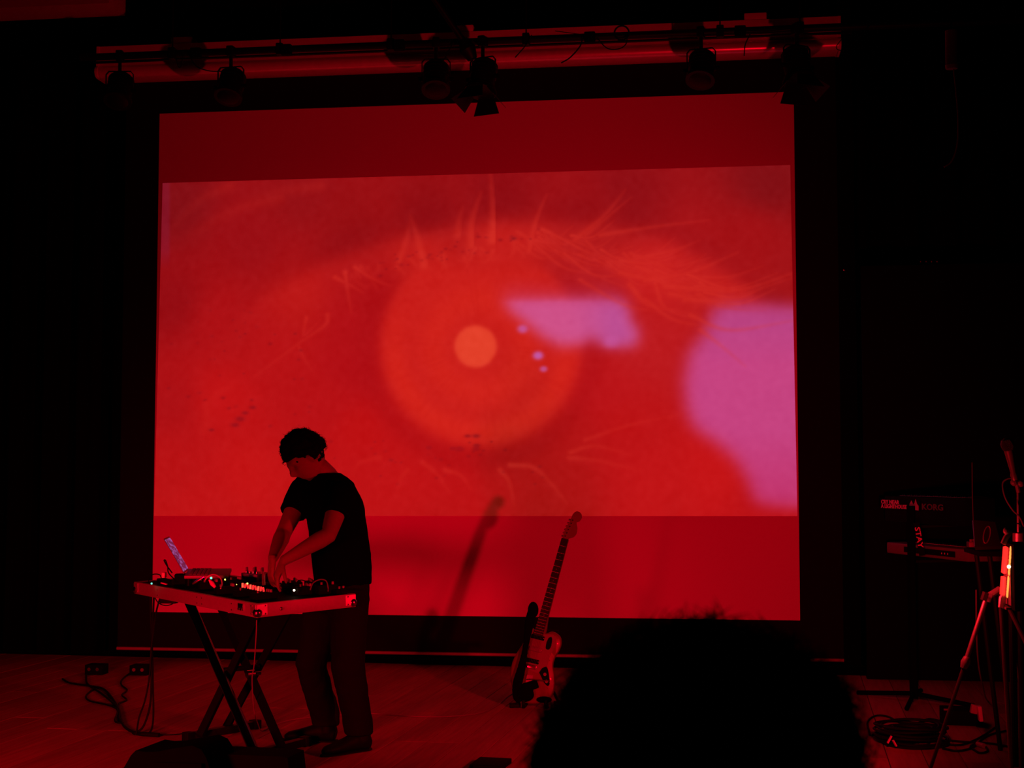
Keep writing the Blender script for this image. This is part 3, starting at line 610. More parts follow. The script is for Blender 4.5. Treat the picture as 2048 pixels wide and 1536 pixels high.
# keys run across the image: rows of lit pads facing the lens side
for i in range(9):
    p = D(485 + 5.2 * i, 1170.5 + 1.05 * i, 7.05 - .012 * i); obj('lit_key', MB().box(p, (.0085, .010, .022), Matrix.Rotation(.25 * math.sin(i * 2.2), 3, 'Y'), bev=.002), led_red if i % 3 else led_orange, t)
led(t, D(494.5, 1167, 7.0), led_yellow, .0045); led(t, D(473, 1169, 7.1), led_yellow, .0025)
# mixer with knobs behind
t, c, R, sz = gear_box('mixer', 500, 1163, (.17, .10, .045), 'small black mixer with tall knobs standing behind the drum machine', 'mixer', m=mat('mixer_black', (.03, .03, .03), .4), ang=-.15)
knobs(t, c, R, sz, [(-.42, .3), (-.2, .6), (.02, .3), (.2, .6), (.42, .3)], .008, .03); knobs(t, c, R, sz, [(-.3, .1), (-.1, .1), (.1, .1), (.3, .1)], .006, .012, chrome)
obj('faceplate', MB().box(c + R @ V((0, -.001, .035)), (.14, .002, .014), R), mat('faceplate_grey', (.35, .3, .32), .5), t)
jt = thing('drinking_glass', D(527, 1170, 6.98), 'tall clear glass standing beside the performer\'s fingers', 'glass')
gl = mat('glass_wall', (.6, .6, .6), .08, spec=.6); gl.node_tree.nodes['Principled BSDF'].inputs['Transmission Weight'].default_value = .9
obj('glass_wall', MB().loft([D(527, 1170, 6.98), D(527, 1144, 6.98)], [.008, .009], 14), gl, jt)
t, c, R, sz = gear_box('synth_module', 567, 1183, (.13, .09, .05), 'black module with small knobs just right of the performer\'s hands', 'synthesizer', ang=.35)
knobs(t, c, R, sz, [(-.4, .3), (-.2, .3), (0, .3), (.2, .3), (.4, .3), (-.3, .7), (.1, .7), (.35, .7)], .0065, .014)
t, c, R, sz = gear_box('synth_module', 612, 1180, (.1, .08, .045), 'black module with knobs between the white-lit pedal and the cable hoop', 'synthesizer', ang=.3)
knobs(t, c, R, sz, [(-.35, .3), (-.1, .3), (.15, .3), (.38, .3), (0, .7)], .006, .014)

# cables from the case to the floor
def gc(pts, r, name, label, m=rubber, top=None):
    q = (top or []) + [G(x, y, r + .001) for x, y in pts]; return cable(name, q, r, m, label, k=5)
hx = D(308, 1185, 8.0)
gc([(272, 1467), (290, 1470), (312, 1468)], .006, 'hanging_cable', 'black cable hanging from the left end of the case down to the floor', top=[hx, D(306, 1230, 7.95), D(304, 1290, 7.9), D(303, 1350, 7.85), D(300, 1410, 7.83), D(287, 1452, 7.8)])
gc([(299, 1465), (280, 1467)], .0055, 'hanging_cable', 'second black cable hanging beside it and curving forward at the floor', top=[D(300, 1188, 8.0), D(301, 1230, 7.98), D(304, 1300, 7.9), D(306, 1380, 7.84), D(306, 1440, 7.82)])
gc([(272, 1468), (265, 1466)], .005, 'hanging_cable', 'third black cable crossing the other two below the case', top=[D(322, 1190, 8.0), D(312, 1225, 7.95), D(303, 1290, 7.88), D(299, 1350, 7.84), D(290, 1400, 7.82), D(278, 1435, 7.82)])
cable('slack_cable', [D(308, 1192, 7.95), D(316, 1205, 7.95), D(330, 1211, 7.93), D(344, 1208, 7.9), D(352, 1200, 7.9)], .003, rubber, 'short black cable sagging under the left end of the case')
obj('cable_tie_box', MB().box(D(338, 1201, 7.9), (.09, .05, .03), bev=.005), rubber, None, label='small black box fixed under the left end of the case', cat='box')
gc([(125, 1358), (140, 1366), (180, 1372), (210, 1380), (236, 1415), (240, 1440), (262, 1462), (300, 1468)], .007, 'floor_cable', 'black cable trailing from far left across the boards to the plug')
gc([(172, 1350), (175, 1368), (200, 1385), (225, 1405), (238, 1420), (246, 1450), (270, 1467)], .007, 'floor_cable', 'black cable running from the stage box at left to the bundle')
gc([(186, 1378), (172, 1392), (180, 1402), (215, 1410), (235, 1420), (230, 1442), (246, 1446)], .006, 'floor_cable', 'black cable making a small loop left of the bundle')
gc([(268, 1340), (245, 1358), (243, 1370), (254, 1380), (244, 1390), (253, 1400), (238, 1408), (240, 1430), (250, 1455), (275, 1467), (310, 1470)], .006, 'floor_cable', 'wavy black cable running down behind the hanging cables')
gc([(312, 1470), (350, 1469), (395, 1463), (440, 1460)], .003, 'floor_cable', 'thin cable lying from the plug towards the stand')
gc([(524, 1462), (560, 1446), (600, 1437), (680, 1430), (740, 1427), (830, 1433), (900, 1433), (960, 1426), (995, 1410), (1015, 1393), (1030, 1385)], .0035, 'instrument_cable', 'thin pale cable lying on the boards between the stand and the guitar', m=mat('pale_cable', (.2, .19, .18), .5))
pp = G(300, 1469, .012); tag(obj('cable_connector', MB().cyl(G(284, 1468, .013), G(318, 1470, .013), .012, 10), rubber), 'black connector lying where the floor cables meet', 'connector')
cable('dangling_cable', [D(513, 1240, 7.3), D(512, 1272, 7.3), D(508, 1330, 7.35), D(504, 1360, 7.4), D(508, 1420, 7.5), D(518, 1455, 7.55), G(523, 1462, .006)], .003, mat('pale_cable', (.2, .19, .18), .5), 'thin pale cable dangling behind the stand knob')
for x, y, lb in ((193, 1342, 'small black stage box at the far left with two glinting sockets'), (282, 1343, 'small black stage box on the floor behind the hanging cables')):
    c = G(x, y + 6); t = thing('stage_box', c, lb, 'box'); obj('shell', MB().box(c + V((0, 0, .035)), (.13, .11, .07), bev=.006), matte_black, t)
    for k in (-1, 1): obj('socket', MB().cyl(c + V((k * .03, -.054, .04)), c + V((k * .03, -.062, .04)), .012, 10), grey_plastic if x > 200 else chrome, t)

# foreground black boxes
c = G(320, 1519); c = V((c.x, c.y, 0))
mw = thing('stage_monitor', D(330, 1600, 6.55), 'black wedge stage monitor in the bottom left foreground', 'monitor speaker')
def mon(pxs, d, th, name, parent, m):
    o_ = [D(x, y, d) for x, y in pxs]; fw = V((.1, .95, -.0)).normalized() * th
    return obj(name, MB().prism(o_, fw), m, parent)
g0 = 947 + FPX * 1.4 / 6.5
mon([(236, g0), (247, 1536), (262, 1510), (271, 1501), (291, 1504), (316, 1503), (352, 1496), (384, 1491), (402, 1499), (412, 1515), (420, 1540), (424, g0)], 6.5, .28, 'cabinet', mw, black_cloth)
mg = D(330, 1570, 6.49); obj('grille', MB().box(mg, (.34, .012, .2), bev=.004), black_cloth, mw)
bx = thing('low_black_case', D(490, 1600, 6.7), 'low flat black case on the floor in front of the stand\'s near foot', 'case')
g1 = 947 + FPX * 1.4 / 6.7
mon([(398, g1), (400, 1507), (560, 1513), (575, 1516), (579, g1)], 6.7, .2, 'case_body', bx, matte_black)
obj('handle', MB().loft(spline([D(460, 1560, 6.69), D(465, 1550, 6.66), D(510, 1550, 6.66), D(515, 1560, 6.69)], 4), .006, 8), rubber, bx)
c = D(975, 1536, 6.85); tb = thing('floor_speaker', V((c.x, c.y, 0)), 'dark box just showing at the bottom edge left of the spectator', 'speaker')
zc_ = D(975, 1531, 6.85).z
obj('cabinet', MB().box((c.x, c.y + .1, zc_ / 2), (.16, .2, abs(zc_)), Matrix.Rotation(-.1, 3, 'Z'), bev=.004), matte_black, tb); obj('grille', MB().box((c.x, c.y - .005, zc_ / 2), (.14, .01, abs(zc_) * .7), Matrix.Rotation(-.1, 3, 'Z')), rubber, tb)

# ================================================================ GUITAR
def gp(x, y, off=0.0):    # plane of the guitar: leans back; off = toward the viewer
    p = P(x, y, -1.80 + .22 * (1412 - y) / 382); return p + GN * off
GN = V((0, 0, 0)); _a, _b, _c = gp(1075, 1400), gp(1155, 1030), gp(1020, 1350); GN = (_b - _a).cross(_c - _a).normalized(); GN = GN if GN.y < 0 else -GN
gt = thing('electric_guitar', gp(1070, 1405), 'offset-body electric guitar leaning on a floor stand in front of the screen', 'guitar')
ol = spline([(x, y, 0) for x, y in [(1097, 1267), (1105, 1264), (1114, 1267), (1122, 1275), (1124, 1288), (1119, 1302), (1111, 1316), (1107, 1332), (1110, 1350), (1111, 1370), (1107, 1388), (1097, 1401), (1080, 1407), (1060, 1408),
     (1043, 1402), (1031, 1389), (1024, 1370), (1022, 1348), (1026, 1325), (1036, 1305), (1046, 1290), (1051, 1275), (1055, 1260), (1062, 1254), (1069, 1259), (1074, 1266), (1085, 1268)]], 3)
ob = [gp(p.x, p.y, 0) for p in ol]; cen = gp(1075, 1340)
def inset(pts, k, off): return [cen + (p - cen) * k + GN * off for p in pts]
mb = MB(); n = len(ob); o0 = 0
rings = [inset(ob, .94, -.002), inset(ob, .985, .004), inset(ob, 1.0, .012), inset(ob, 1.0, .032), inset(ob, .985, .040), inset(ob, .94, .044)]
for rg in rings: mb.v += rg
for i in range(5):
    for k in range(n): k2 = (k + 1) % n; mb.f.append((i * n + k, i * n + k2, (i + 1) * n + k2, (i + 1) * n + k))
mb.f.append(tuple(range(n))); mb.f.append(tuple(range(5 * n, 6 * n)))
obj('body', mb, guitar_red, gt, smooth=50)
def flat(name, pts, z, th, m, parent=gt, sp=2, **kw):
    q = [gp(p.x, p.y, z) for p in spline([(x, y, 0) for x, y in pts], sp)] if sp else [gp(x, y, z) for x, y in pts]
    return obj(name, MB().prism(q, GN * th), m, parent, **kw)
flat('pickguard', [(1069, 1268), (1085, 1270), (1098, 1270), (1108, 1271), (1114, 1279), (1113, 1292), (1105, 1306), (1099, 1322), (1096, 1334), (1086, 1338), (1079, 1346), (1070, 1345), (1058, 1338), (1057, 1320), (1060, 1300), (1064, 1285)], .044, .003, guard, label='pale pickguard')
flat('horn_plate', [(1099, 1277), (1104, 1275), (1106, 1280), (1104, 1293), (1100, 1300), (1095, 1300), (1093, 1296), (1095, 1285)], .047, .002, matte_black, label='black oval control plate')
flat('control_plate', [(1085, 1338), (1094, 1334), (1098, 1342), (1100, 1356), (1101, 1368), (1097, 1373), (1090, 1366), (1084, 1354), (1080, 1346)], .045, .003, matte_black)
for x, y in ((1092, 1350), (1095, 1364)): obj('knob', MB().cyl(gp(x, y, .048), gp(x, y, .062), .010, 12), chrome, gt)
for x, y in ((1080, 1276), (1075, 1300), (1069, 1323)):
    ax_ = (gp(x + 10, y + 2.5) - gp(x, y)).normalized(); bx_ = GN.cross(ax_); Rm = Matrix((ax_, bx_, GN)).transposed()
    obj('pickup', MB().box(gp(x - 2, y, .050), (.078, .026, .012), Rm, bev=.004), matte_black if y != 1300 else grey_plastic, gt)
    obj('pickup_screw', MB().sph(gp(x + 9 if y > 1290 else x + 9, y + 2, .052), .005, 8, 5), chrome, gt)
obj('bridge', MB().box(gp(1063, 1334, .055), (.075, .022, .014), Rm, bev=.003), chrome, gt)
flat('tailpiece', [(1055, 1350), (1068, 1352), (1066, 1368), (1053, 1366)], .045, .004, chrome, sp=0)
obj('tremolo_arm', MB().loft(spline([gp(1055, 1360, .055), gp(1066, 1360, .075), gp(1085, 1362, .07), gp(1100, 1363, .06)], 5), .003, 8), chrome, gt)
for k in range(9):
    x, y = [(1117, 1280), (1108, 1298), (1100, 1312), (1101, 1322), (1100, 1366), (1098, 1378), (1070, 1362), (1112, 1272), (1096, 1376)][k]
    obj('screw', MB().sph(gp(x, y, .046), .0032, 8, 5), chrome, gt)
# neck, fretboard, headstock
na, nb = gp(1082, 1264, .03), gp(1132, 1080, .03); nd = (nb - na).normalized(); ns = GN.cross(nd).normalized(); ns = ns if ns.x > 0 else -ns
obj('neck', MB().loft([na - nd * .03 + ns * .006, na + nd * .02 + ns * .006, na + nd * .1, nb], [(.024, .03), (.024, .03), (.018, .026), (.014, .021)], 14, ref=GN), maple, gt)
def strip(a, b, wa, wb, z, th): return MB().prism([a - ns * wa + GN * z, a + ns * wa + GN * z, b + ns * wb + GN * z, b - ns * wb + GN * z], GN * th)
fb = obj('fretboard', strip(na - nd * .035 - ns * .004, nb - ns * .001, .028, .022, .02, .006), rosewood, gt)
for i in range(21):
    t_ = 1 - (1 - 2 ** (-(i + 1) / 12)) / (1 - 2 ** (-22 / 12)); c_ = na - nd * .03 + (nb - na + nd * .03) * t_; wf = .028 * (1 - t_) + .022 * t_
    obj('fret', MB().cyl(c_ - ns * (wf + .003) + GN * .026, c_ + ns * (wf - .003) + GN * .026, .0012, 6), chrome, fb)
for i in (3, 5, 7, 9, 12, 15):
    t_ = 1 - (1 - 2 ** (-(i - .5) / 12)) / (1 - 2 ** (-22 / 12)); c_ = na - nd * .03 + (nb - na + nd * .03) * t_
    obj('inlay', MB().cyl(c_ + GN * .0255 - ns * .003, c_ + GN * .0266 - ns * .003, .004, 10), mat('inlay_dull', (.12, .11, .1), .5), fb)
hs_ = flat('headstock', [(1126, 1083), (1129, 1068), (1136, 1053), (1142, 1043), (1147, 1031), (1155, 1025), (1163, 1029), (1165, 1037), (1160, 1045), (1154, 1047), (1156, 1058), (1154, 1070), (1147, 1077), (1139, 1079), (1136, 1085)], .036, .014, maple)
for i in range(6):
    x, y = 1133 + 2.9 * i, 1075 - 6.3 * i
    obj('tuning_post', MB().cyl(gp(x, y, .05), gp(x, y, .06), .004, 8), chrome, hs_); e0 = gp(x - 5, y - 1, .042); obj('tuning_key', MB().cyl(gp(x, y, .042), e0, .0025, 6).sph(e0 - ns * .006, (.008, .004, .007), 8, 6), chrome, hs_)
for i in range(6):
    f2 = (i - 2.5) / 2.5; obj('string', MB().cyl(gp(1063 + f2 * 8, 1335 + f2 * 2, .064), nb + ns * f2 * .015 + GN * .03, .0006, 5), chrome, gt)
# strap draped over the upper horn
sp_ = spline([gp(1070, 1216, .075), gp(1064, 1240, .085), gp(1059, 1270, .088), gp(1053, 1305, .085), gp(1046, 1340, .085), gp(1038, 1370, .082), gp(1036, 1395, .08), gp(1045, 1404, .08)], 5)
mb = MB().loft(sp_, [(.008, .026 + .006 * math.sin(i * .33)) for i in range(len(sp_))], 10, ref=GN)
mb.sph(gp(1069, 1222, .07), (.034, .022, .05), 14, 9)
so_ = remesh(obj('shoulder_strap', mb, black_cloth, gt, label='folded black shoulder strap hanging over the upper horn'), .005, 3)
mb = MB().loft(spline([gp(1048, 1378, .075), gp(1066, 1372, .07), gp(1078, 1368, .06)], 4), [(.01, .03)] * 9, 10, ref=GN).sph(gp(1052, 1390, .07), (.06, .03, .045), 14, 9).sph(gp(1090, 1400, .05), (.05, .02, .02), 12, 8)
remesh(obj('strap_end', mb, black_cloth, gt), .006, 3)
# guitar stand
gs = thing('guitar_stand', G(1075, 1410), 'low black tubular stand holding the electric guitar', 'guitar stand'); g_b = G(1070, 1409); 
hub = V((g_b.x + .02, g_b.y + .18, .32))
for x, y in ((1030, 1411), (1118, 1407)):
    f0 = G(x, y, .012); cr_ = gp(1070 + (x - 1070) * .55, 1409, .06); l_ = obj('leg', MB().loft(spline([f0, V(((f0.x + hub.x) / 2, (f0.y + hub.y) / 2, .12)), hub], 5), .009, 8), black_paint, gs)
    obj('rubber_foot', MB().cyl(f0 - V((.03, .01, 0)), f0 + V((.03, .01, 0)), .017, 10), rubber, l_)
    obj('cradle_arm', MB().loft(spline([hub - V((0, 0, .16)), gp(1070 + (x - 1070) * .5, 1411, -.01), gp(1070 + (x - 1070) * .5, 1411, .07), gp(1070 + (x - 1070) * .5, 1402, .075)], 5), .010, 8), rubber, gs)
f0 = V((hub.x + .05, hub.y + .22, .012)); obj('leg', MB().cyl(f0, hub, .009, 8), black_paint, gs)
obj('back_post', MB().cyl(hub - V((0, 0, .2)), hub + V((.015, .02, .1)), .011, 10), black_paint, gs)
nyp = hub + V((.02, -.02, .1)); obj('back_rest', MB().cyl(nyp - V((.09, 0, 0)), nyp + V((.09, 0, 0)), .014, 10), rubber, gs)

# ================================================================ PERFORMER
def pp_(x, y, Y): return P(x, y, Y)
man = thing('person', (2.27, -3.27, 0), 'man in a black T-shirt and dark trousers bending over the gear with head bowed', 'person')
sax = V((-.59, .81, 0)).normalized(); fac = V((-.81, -.59, 0)).normalized()
head_c = pp_(611, 914, -3.38)
fh = V((-.88, -.47, 0)).normalized(); pit = math.radians(46)
hn_ = fh * math.cos(pit) - V((0, 0, 1)) * math.sin(pit); hu = fh * math.sin(pit) + V((0, 0, 1)) * math.cos(pit); hs3 = hn_.cross(hu)
HR = Matrix((hs3, hn_, hu)).transposed()     # x side, y face, z up
def head_fn(q):
    x, y, z = q; X = x * .076; Y_ = y * (.098 if y > 0 else .10); Z = z * .118
    if z < 0: k = -z; X *= 1 - .32 * k ** 1.5; Y_ = Y_ * (1 - .12 * k) + (.016 * k if y > 0 else .02 * k); 
    if y > .3 and abs(x) < .9:
        nose = math.exp(-((x / .17) ** 2)) * math.exp(-(((z + .12) / .22) ** 2)); Y_ += .030 * nose
        for s_ in (-1, 1): Y_ -= .014 * math.exp(-(((x - s_ * .38) / .2) ** 2)) * math.exp(-(((z - .1) / .13) ** 2))
        Y_ += .007 * math.exp(-((z - .27) / .1) ** 2) * (abs(x) < .7); Y_ += .006 * math.exp(-((x / .25) ** 2)) * math.exp(-(((z + .52) / .06) ** 2)); Y_ += .006 * math.exp(-((x / .25) ** 2)) * math.exp(-(((z + .62) / .05) ** 2))
        Y_ -= .005 * math.exp(-((x / .3) ** 2)) * math.exp(-(((z + .57) / .025) ** 2)); Y_ += .012 * math.exp(-((x / .3) ** 2)) * math.exp(-(((z + .85) / .14) ** 2))
    return V((X, Y_, Z))
bd = MB(); bd.sph(head_c, 1, 56, 44, HR, head_fn)
for s_ in (-1, 1): bd.sph(head_c + HR @ V((s_ * .078, -.01, -.005)), (.012, .022, .033), 12, 10, HR @ Matrix.Rotation(.25 * s_, 3, 'Z'))
# spine landmarks
pel, bel, mid, chs, upc, nk = pp_(684, 1165, -3.27), pp_(681, 1112, -3.27), pp_(676, 1065, -3.27), pp_(667, 1015, -3.29), pp_(656, 978, -3.31), pp_(650, 950, -3.31)
bd.loft([nk - V((0, 0, .03)), nk, (nk + head_c) / 2 + V((.02, 0, -.01)), head_c + V((.025, .02, -.03))], [.07, .062, .054, .052], 16)
bd.loft([pel - V((0, 0, .05)), pel, bel, mid, chs, upc, nk], [(.15, .11), (.16, .115), (.15, .115), (.155, .115), (.175, .12), (.16, .10), (.07, .065)], 24, ref=sax)
sh_n, sh_f = pp_(681, 993, -3.46), pp_(606, 983, -3.16)
el_n, wr_n = pp_(657, 1070, -3.60), pp_(566, 1122, -3.66)
el_f, wr_f = pp_(566, 1068, -3.33), pp_(545, 1118, -3.54)
def arm(sh, el, wr):
    bd.loft([sh, sh * .6 + el * .4, el * .85 + sh * .15, el, el * .8 + wr * .2, el * .45 + wr * .55, wr], [.056, .052, .042, .041, .043, .036, .025], 16)
arm(sh_n, el_n, wr_n); arm(sh_f, el_f, wr_f)
bd.sph(sh_n, .062, 14, 10); bd.sph(sh_f, .062, 14, 10)
def hand(wr, fw, nm_, side, curl, spread=.05):
    """fw = toward fingers, nm_ = back-of-hand normal, side = +1/-1 thumb side"""
    fw = V(fw).normalized(); nm_ = V(nm_); nm_ = (nm_ - fw * nm_.dot(fw)).normalized(); sd = fw.cross(nm_).normalized() * side
    bd.loft([wr - fw * .02, wr + fw * .01, wr + fw * .05, wr + fw * .088], [(.026, .02), (.030, .018), (.041, .016), (.040, .013)], 14, ref=sd)
    for i, (o_, l_, r_) in enumerate(((.030, .070, .0088), (.010, .078, .009), (-.011, .073, .0087), (-.030, .056, .008))):
        p = wr + fw * .080 + sd * o_; d = (fw + sd * (o_ * 2.2)).normalized(); pts = [p]; rad_ = [r_ * 1.05]
        cc = curl + .12 * i; a_ = cc * .6
        for sg, fr in enumerate((.45, .3, .25)):
            d2 = (d * math.cos(a_) - nm_ * math.sin(a_)).normalized(); p = p + d2 * l_ * fr; pts.append(p); rad_.append(r_ * (.95 - .12 * sg)); a_ += cc * .7
        bd.loft(pts + [pts[-1] + (pts[-1] - pts[-2]) * .2], rad_ + [r_ * .4], 10)
    t0 = wr + fw * .025 + sd * .028; t1 = t0 + (fw * .6 + sd * .75 - nm_ * .25).normalized() * .035; t2 = t1 + (fw * .85 + sd * .3 - nm_ * .5).normalized() * .03; t3 = t2 + (fw * .8 - nm_ * .6).normalized() * .024
    bd.loft([t0 - fw * .01, t0, t1, t2, t3], [.012, .013, .011, .0098, .006], 10)
hand(wr_n, (-.36, -.05, -.93), (-.75, -.5, .3), -1, .42)
hand(wr_f, (-.08, -.1, -1.0), (-.8, -.5, .05), 1, .5)
# legs inside the trousers
ft_f, ft_n = G(640, 1484), G(706, 1503)
hp_f, hp_n = pel + sax * .11 - V((.03, 0, .06)), pel - sax * .09 - V((0, 0, .06))
kn_f, kn_n = pp_(622, 1330, -3.22), pp_(697, 1335, -3.37)
an_f, an_n = ft_f + V((.03, 0, .10)), ft_n + V((.025, 0, .10))
for h_, k_, a_, in ((hp_f, kn_f, an_f), (hp_n, kn_n, an_n)):
    bd.loft([h_, h_ * .6 + k_ * .4, k_, k_ * .7 + a_ * .3, a_, a_ - V((0, 0, .05))], [.075, .065, .05, .05, .034, .034], 14)
bo = obj('body', bd, skin, man); remesh(bo, .0055, 4)
# clothes
sb = MB(); hem = pp_(686, 1172, -3.27)
sb.loft([hem, bel + V((.004, 0, 0)), mid, chs, upc, (upc + nk) / 2 + V((0, 0, .012)), nk + V((.006, 0, .002))], [(.160, .142), (.172, .15), (.176, .146), (.188, .146), (.175, .128), (.13, .098), (.078, .07)], 28, ref=sax)
for sh, el, k in ((sh_n, el_n, .50), (sh_f, el_f, .52)):
    e2 = sh * (1 - k) + el * k; sb.sph(sh, .078, 16, 12); sb.loft([sh * 1.25 - el * .25, sh, (sh + e2) / 2, e2], [.06, .078, .075, .072], 18)
    sb.loft([(sh + chs) / 2, sh], [.09, .078], 16)
so2 = obj('t_shirt', sb, shirt_m, man, label='plain black short-sleeved T-shirt'); remesh(so2, .008, 4)
tx = bpy.data.textures.new('folds', 'CLOUDS'); tx.noise_scale = .11
d_ = so2.modifiers.new('d', 'DISPLACE'); d_.texture = tx; d_.strength = .014; d_.mid_level = .5
tb_ = MB(); wz = pp_(684, 1158, -3.27)
tb_.loft([wz, pel - V((0, 0, .02)), pel - V((0, 0, .09)), pel - V((0, 0, .15))], [(.155, .125), (.168, .135), (.172, .135), (.13, .11)], 24, ref=sax)
for h_, k_, a_, ws in ((hp_f, kn_f, an_f, (.108, .102, .082, .074, .074)), (hp_n, kn_n, an_n, (.102, .096, .084, .078, .076))):
    cuff = a_ - V((0, 0, .01)); tb_.loft([h_ + V((0, 0, .03)), h_ * .6 + k_ * .4, k_, k_ * .5 + a_ * .5, cuff + V((0, 0, .05)), cuff], [ws[0], ws[1], ws[2], ws[3], ws[4], ws[4] * .96], 18)
to = obj('trousers', tb_, denim, man, label='dark straight trousers'); remesh(to, .009, 4); d_ = to.modifiers.new('d', 'DISPLACE'); d_.texture = tx; d_.strength = .02; d_.mid_level = .5
def shoe(ft, toe):
    d = (toe - ft); d.z = 0; d.normalize(); hl = ft - d * .055; mb = MB(); pr = [(0, .034, .032, .034), (.03, .04, .038, .04), (.09, .042, .046, .05), (.14, .04, .036, .04), (.2, .045, .028, .030), (.25, .04, .022, .024), (.275, .02, .012, .016)]
    mb.loft([V((hl.x, hl.y, 0)) + d * a + V((0, 0, c_ + .006)) for a, w_, h_, c_ in pr], [(h_, w_) for a, w_, h_, c_ in pr], 18, ref=(0, 0, 1))
    mb.loft([ft + V((0, 0, .05)) + d * -.01, ft + V((.0, 0, .115)) - d * .015], [.046, .045], 16); o = remesh(obj('shoe', mb, shoe_m, man), .006, 3)
    return obj('sole', MB().loft([V((hl.x, hl.y, .008)) + d * a for a in (-.008, .02, .1, .2, .26, .285)], [(.008, w_) for w_ in (.02, .038, .038, .045, .036, .012)], 14, ref=(0, 0, 1)), rubber, o)
shoe(ft_f + V((.03, 0, 0)), G(572, 1482)); shoe(ft_n + V((.035, .0, 0)), G(662, 1512))
# hair
def hair(parent, name, c, R, rad, cut, amp, nstr, slen, thick, label=None, vox=.006, seed=1, m=hair_m):
    rg = random.Random(seed); mb = MB()
    def fn(q):
        k = 1.0 if cut(q) else .80
        n_ = noise.noise(q * 3.2 + V((seed, 0, 0))) * amp + noise.noise(q * 8 + V((0, seed, 0))) * amp * .6
        return V((q.x * (rad[0] * k + n_), q.y * (rad[1] * k + n_), q.z * (rad[2] * k + n_)))
    mb.sph(c, 1, 40, 30, R, fn); o = obj(name, mb, m, parent, smooth=180, label=label)
    st_ = MB()
    for i in range(nstr):
        q = V((rg.gauss(0, 1), rg.gauss(0, 1), rg.gauss(0, 1))).normalized()
        if not cut(q): continue
        b0 = fn(q) * .97; t_ = (q.orthogonal() if i % 2 else V((q.y, -q.x, .2))).normalized(); L_ = slen * rg.uniform(.5, 1.3); ph = rg.uniform(0, 6.28); cu_ = rg.uniform(.25, .6)
        pts = [c + R @ (b0 + q * L_ * s_ * .75 + t_ * L_ * cu_ * math.sin(ph + s_ * 3.3) + q.cross(t_) * L_ * cu_ * math.cos(ph + s_ * 3.3)) for s_ in (0, .33, .66, 1)]
        st_.loft(pts, [thick, thick * .9, thick * .7, thick * .2], 3, cap=False)
    h2 = obj('hair_strands', st_, m, o); h2['kind'] = 'stuff'; return o
hair(man, 'hair', head_c + HR @ V((0, -.012, .022)), HR, (.098, .116, .127), lambda q: (q.z > .26 if q.y > .55 else q.z > .26 * (q.y - .05) * 2 - .12 if q.y > .05 else q.z > -.5), .011, 1500, .015, .0011, 'short dark tousled hair', seed=4)
# glasses? none. shirt collar trim
obj('collar', MB().loft([nk + V((.006, 0, .002)) + sax * .080 * math.cos(a) + fac * .072 * math.sin(a) for a in np.linspace(0, 2 * math.pi, 28)], .007, 8, cap=False), shirt_m, man)

# ================================================================ SPECTATOR
aud = thing('person', (4.45, -9.1, 0), 'spectator seen from behind as a dark head of curly hair in the foreground', 'person')
AC = D(1404, 1540, 1.50); ab = MB(); AR = Matrix.Rotation(.1, 3, 'Z')
ab.sph(AC - V((0, 0, .03)), 1, 36, 28, AR, lambda q: V((q.x * .074 * (1 - (.3 * (-q.z) ** 1.5 if q.z < 0 else 0)), q.y * .095 + (.028 * math.exp(-(q.x / .17) ** 2 - ((q.z + .12) / .2) ** 2) if q.y > .3 else 0), q.z * .118)))
nkz = AC - V((0, .01, .17)); ab.loft([nkz + V((0, 0, .08)), nkz, nkz - V((0, 0, .05))], [.055, .056, .07], 14)
hipz = V((AC.x, AC.y - .08, .50))
ab.loft([nkz - V((0, 0, .03)), nkz - V((0, 0, .07)), nkz - V((0, .01, .2)), (nkz + hipz) / 2, hipz, hipz - V((0, 0, .06))], [(.07, .06), (.17, .08), (.19, .11), (.16, .11), (.18, .13), (.16, .12)], 22, ref=(1, 0, 0))
for s_ in (-1, 1):
    sh = nkz + V((s_ * .18, 0, -.09)); el = sh + V((s_ * .05, .03, -.28)); wr = el + V((-s_ * .08, .24, .0)); kn = hipz + V((s_ * .12, .45, .0)); hh = hipz + V((s_ * .09, 0, -.02)); an = V((kn.x, kn.y + .02, .09))
    ab.loft([sh, el, wr], [.05, .04, .027], 12); ab.loft([hh, kn, an], [.085, .06, .04], 12)
    bd = ab; hand(wr, (-.2 * s_, .9, -.1), (0, .1, 1), s_, .35)
    ab.loft([V((an.x, an.y - .06, .035)), V((an.x, an.y + .05, .04)), V((an.x, an.y + .18, .022))], [(.03, .035), (.035, .045), (.015, .035)], 12, ref=(0, 0, 1)); ab.cyl(an, V((an.x, an.y, .03)), .04)
remesh(obj('body', ab, mat('skin_dark', (.3, .19, .14), .55), aud), .007, 4)
jb = MB(); jb.loft([nkz - V((0, 0, .03)), nkz - V((0, 0, .07)), nkz - V((0, .01, .2)), (nkz + hipz) / 2, hipz + V((0, 0, .0))], [(.085, .075), (.19, .1), (.21, .13), (.18, .13), (.20, .15)], 24, ref=(1, 0, 0))
for s_ in (-1, 1):
    sh = nkz + V((s_ * .18, 0, -.09)); el = sh + V((s_ * .05, .03, -.28)); wr = el + V((-s_ * .08, .24, .0)); jb.loft([sh * 1.0, el, wr * .9 + el * .1], [.066, .054, .04], 14); jb.sph(sh, .07, 12, 8)
remesh(obj('jacket', jb, shirt_m, aud), .01, 4)
tj = MB()
for s_ in (-1, 1):
    kn = hipz + V((s_ * .12, .45, .0)); hh = hipz + V((s_ * .09, 0, -.02)); an = V((kn.x, kn.y + .02, .12)); tj.loft([hh, kn, an], [.10, .076, .06], 14); tj.sph(kn, .077, 12, 8)
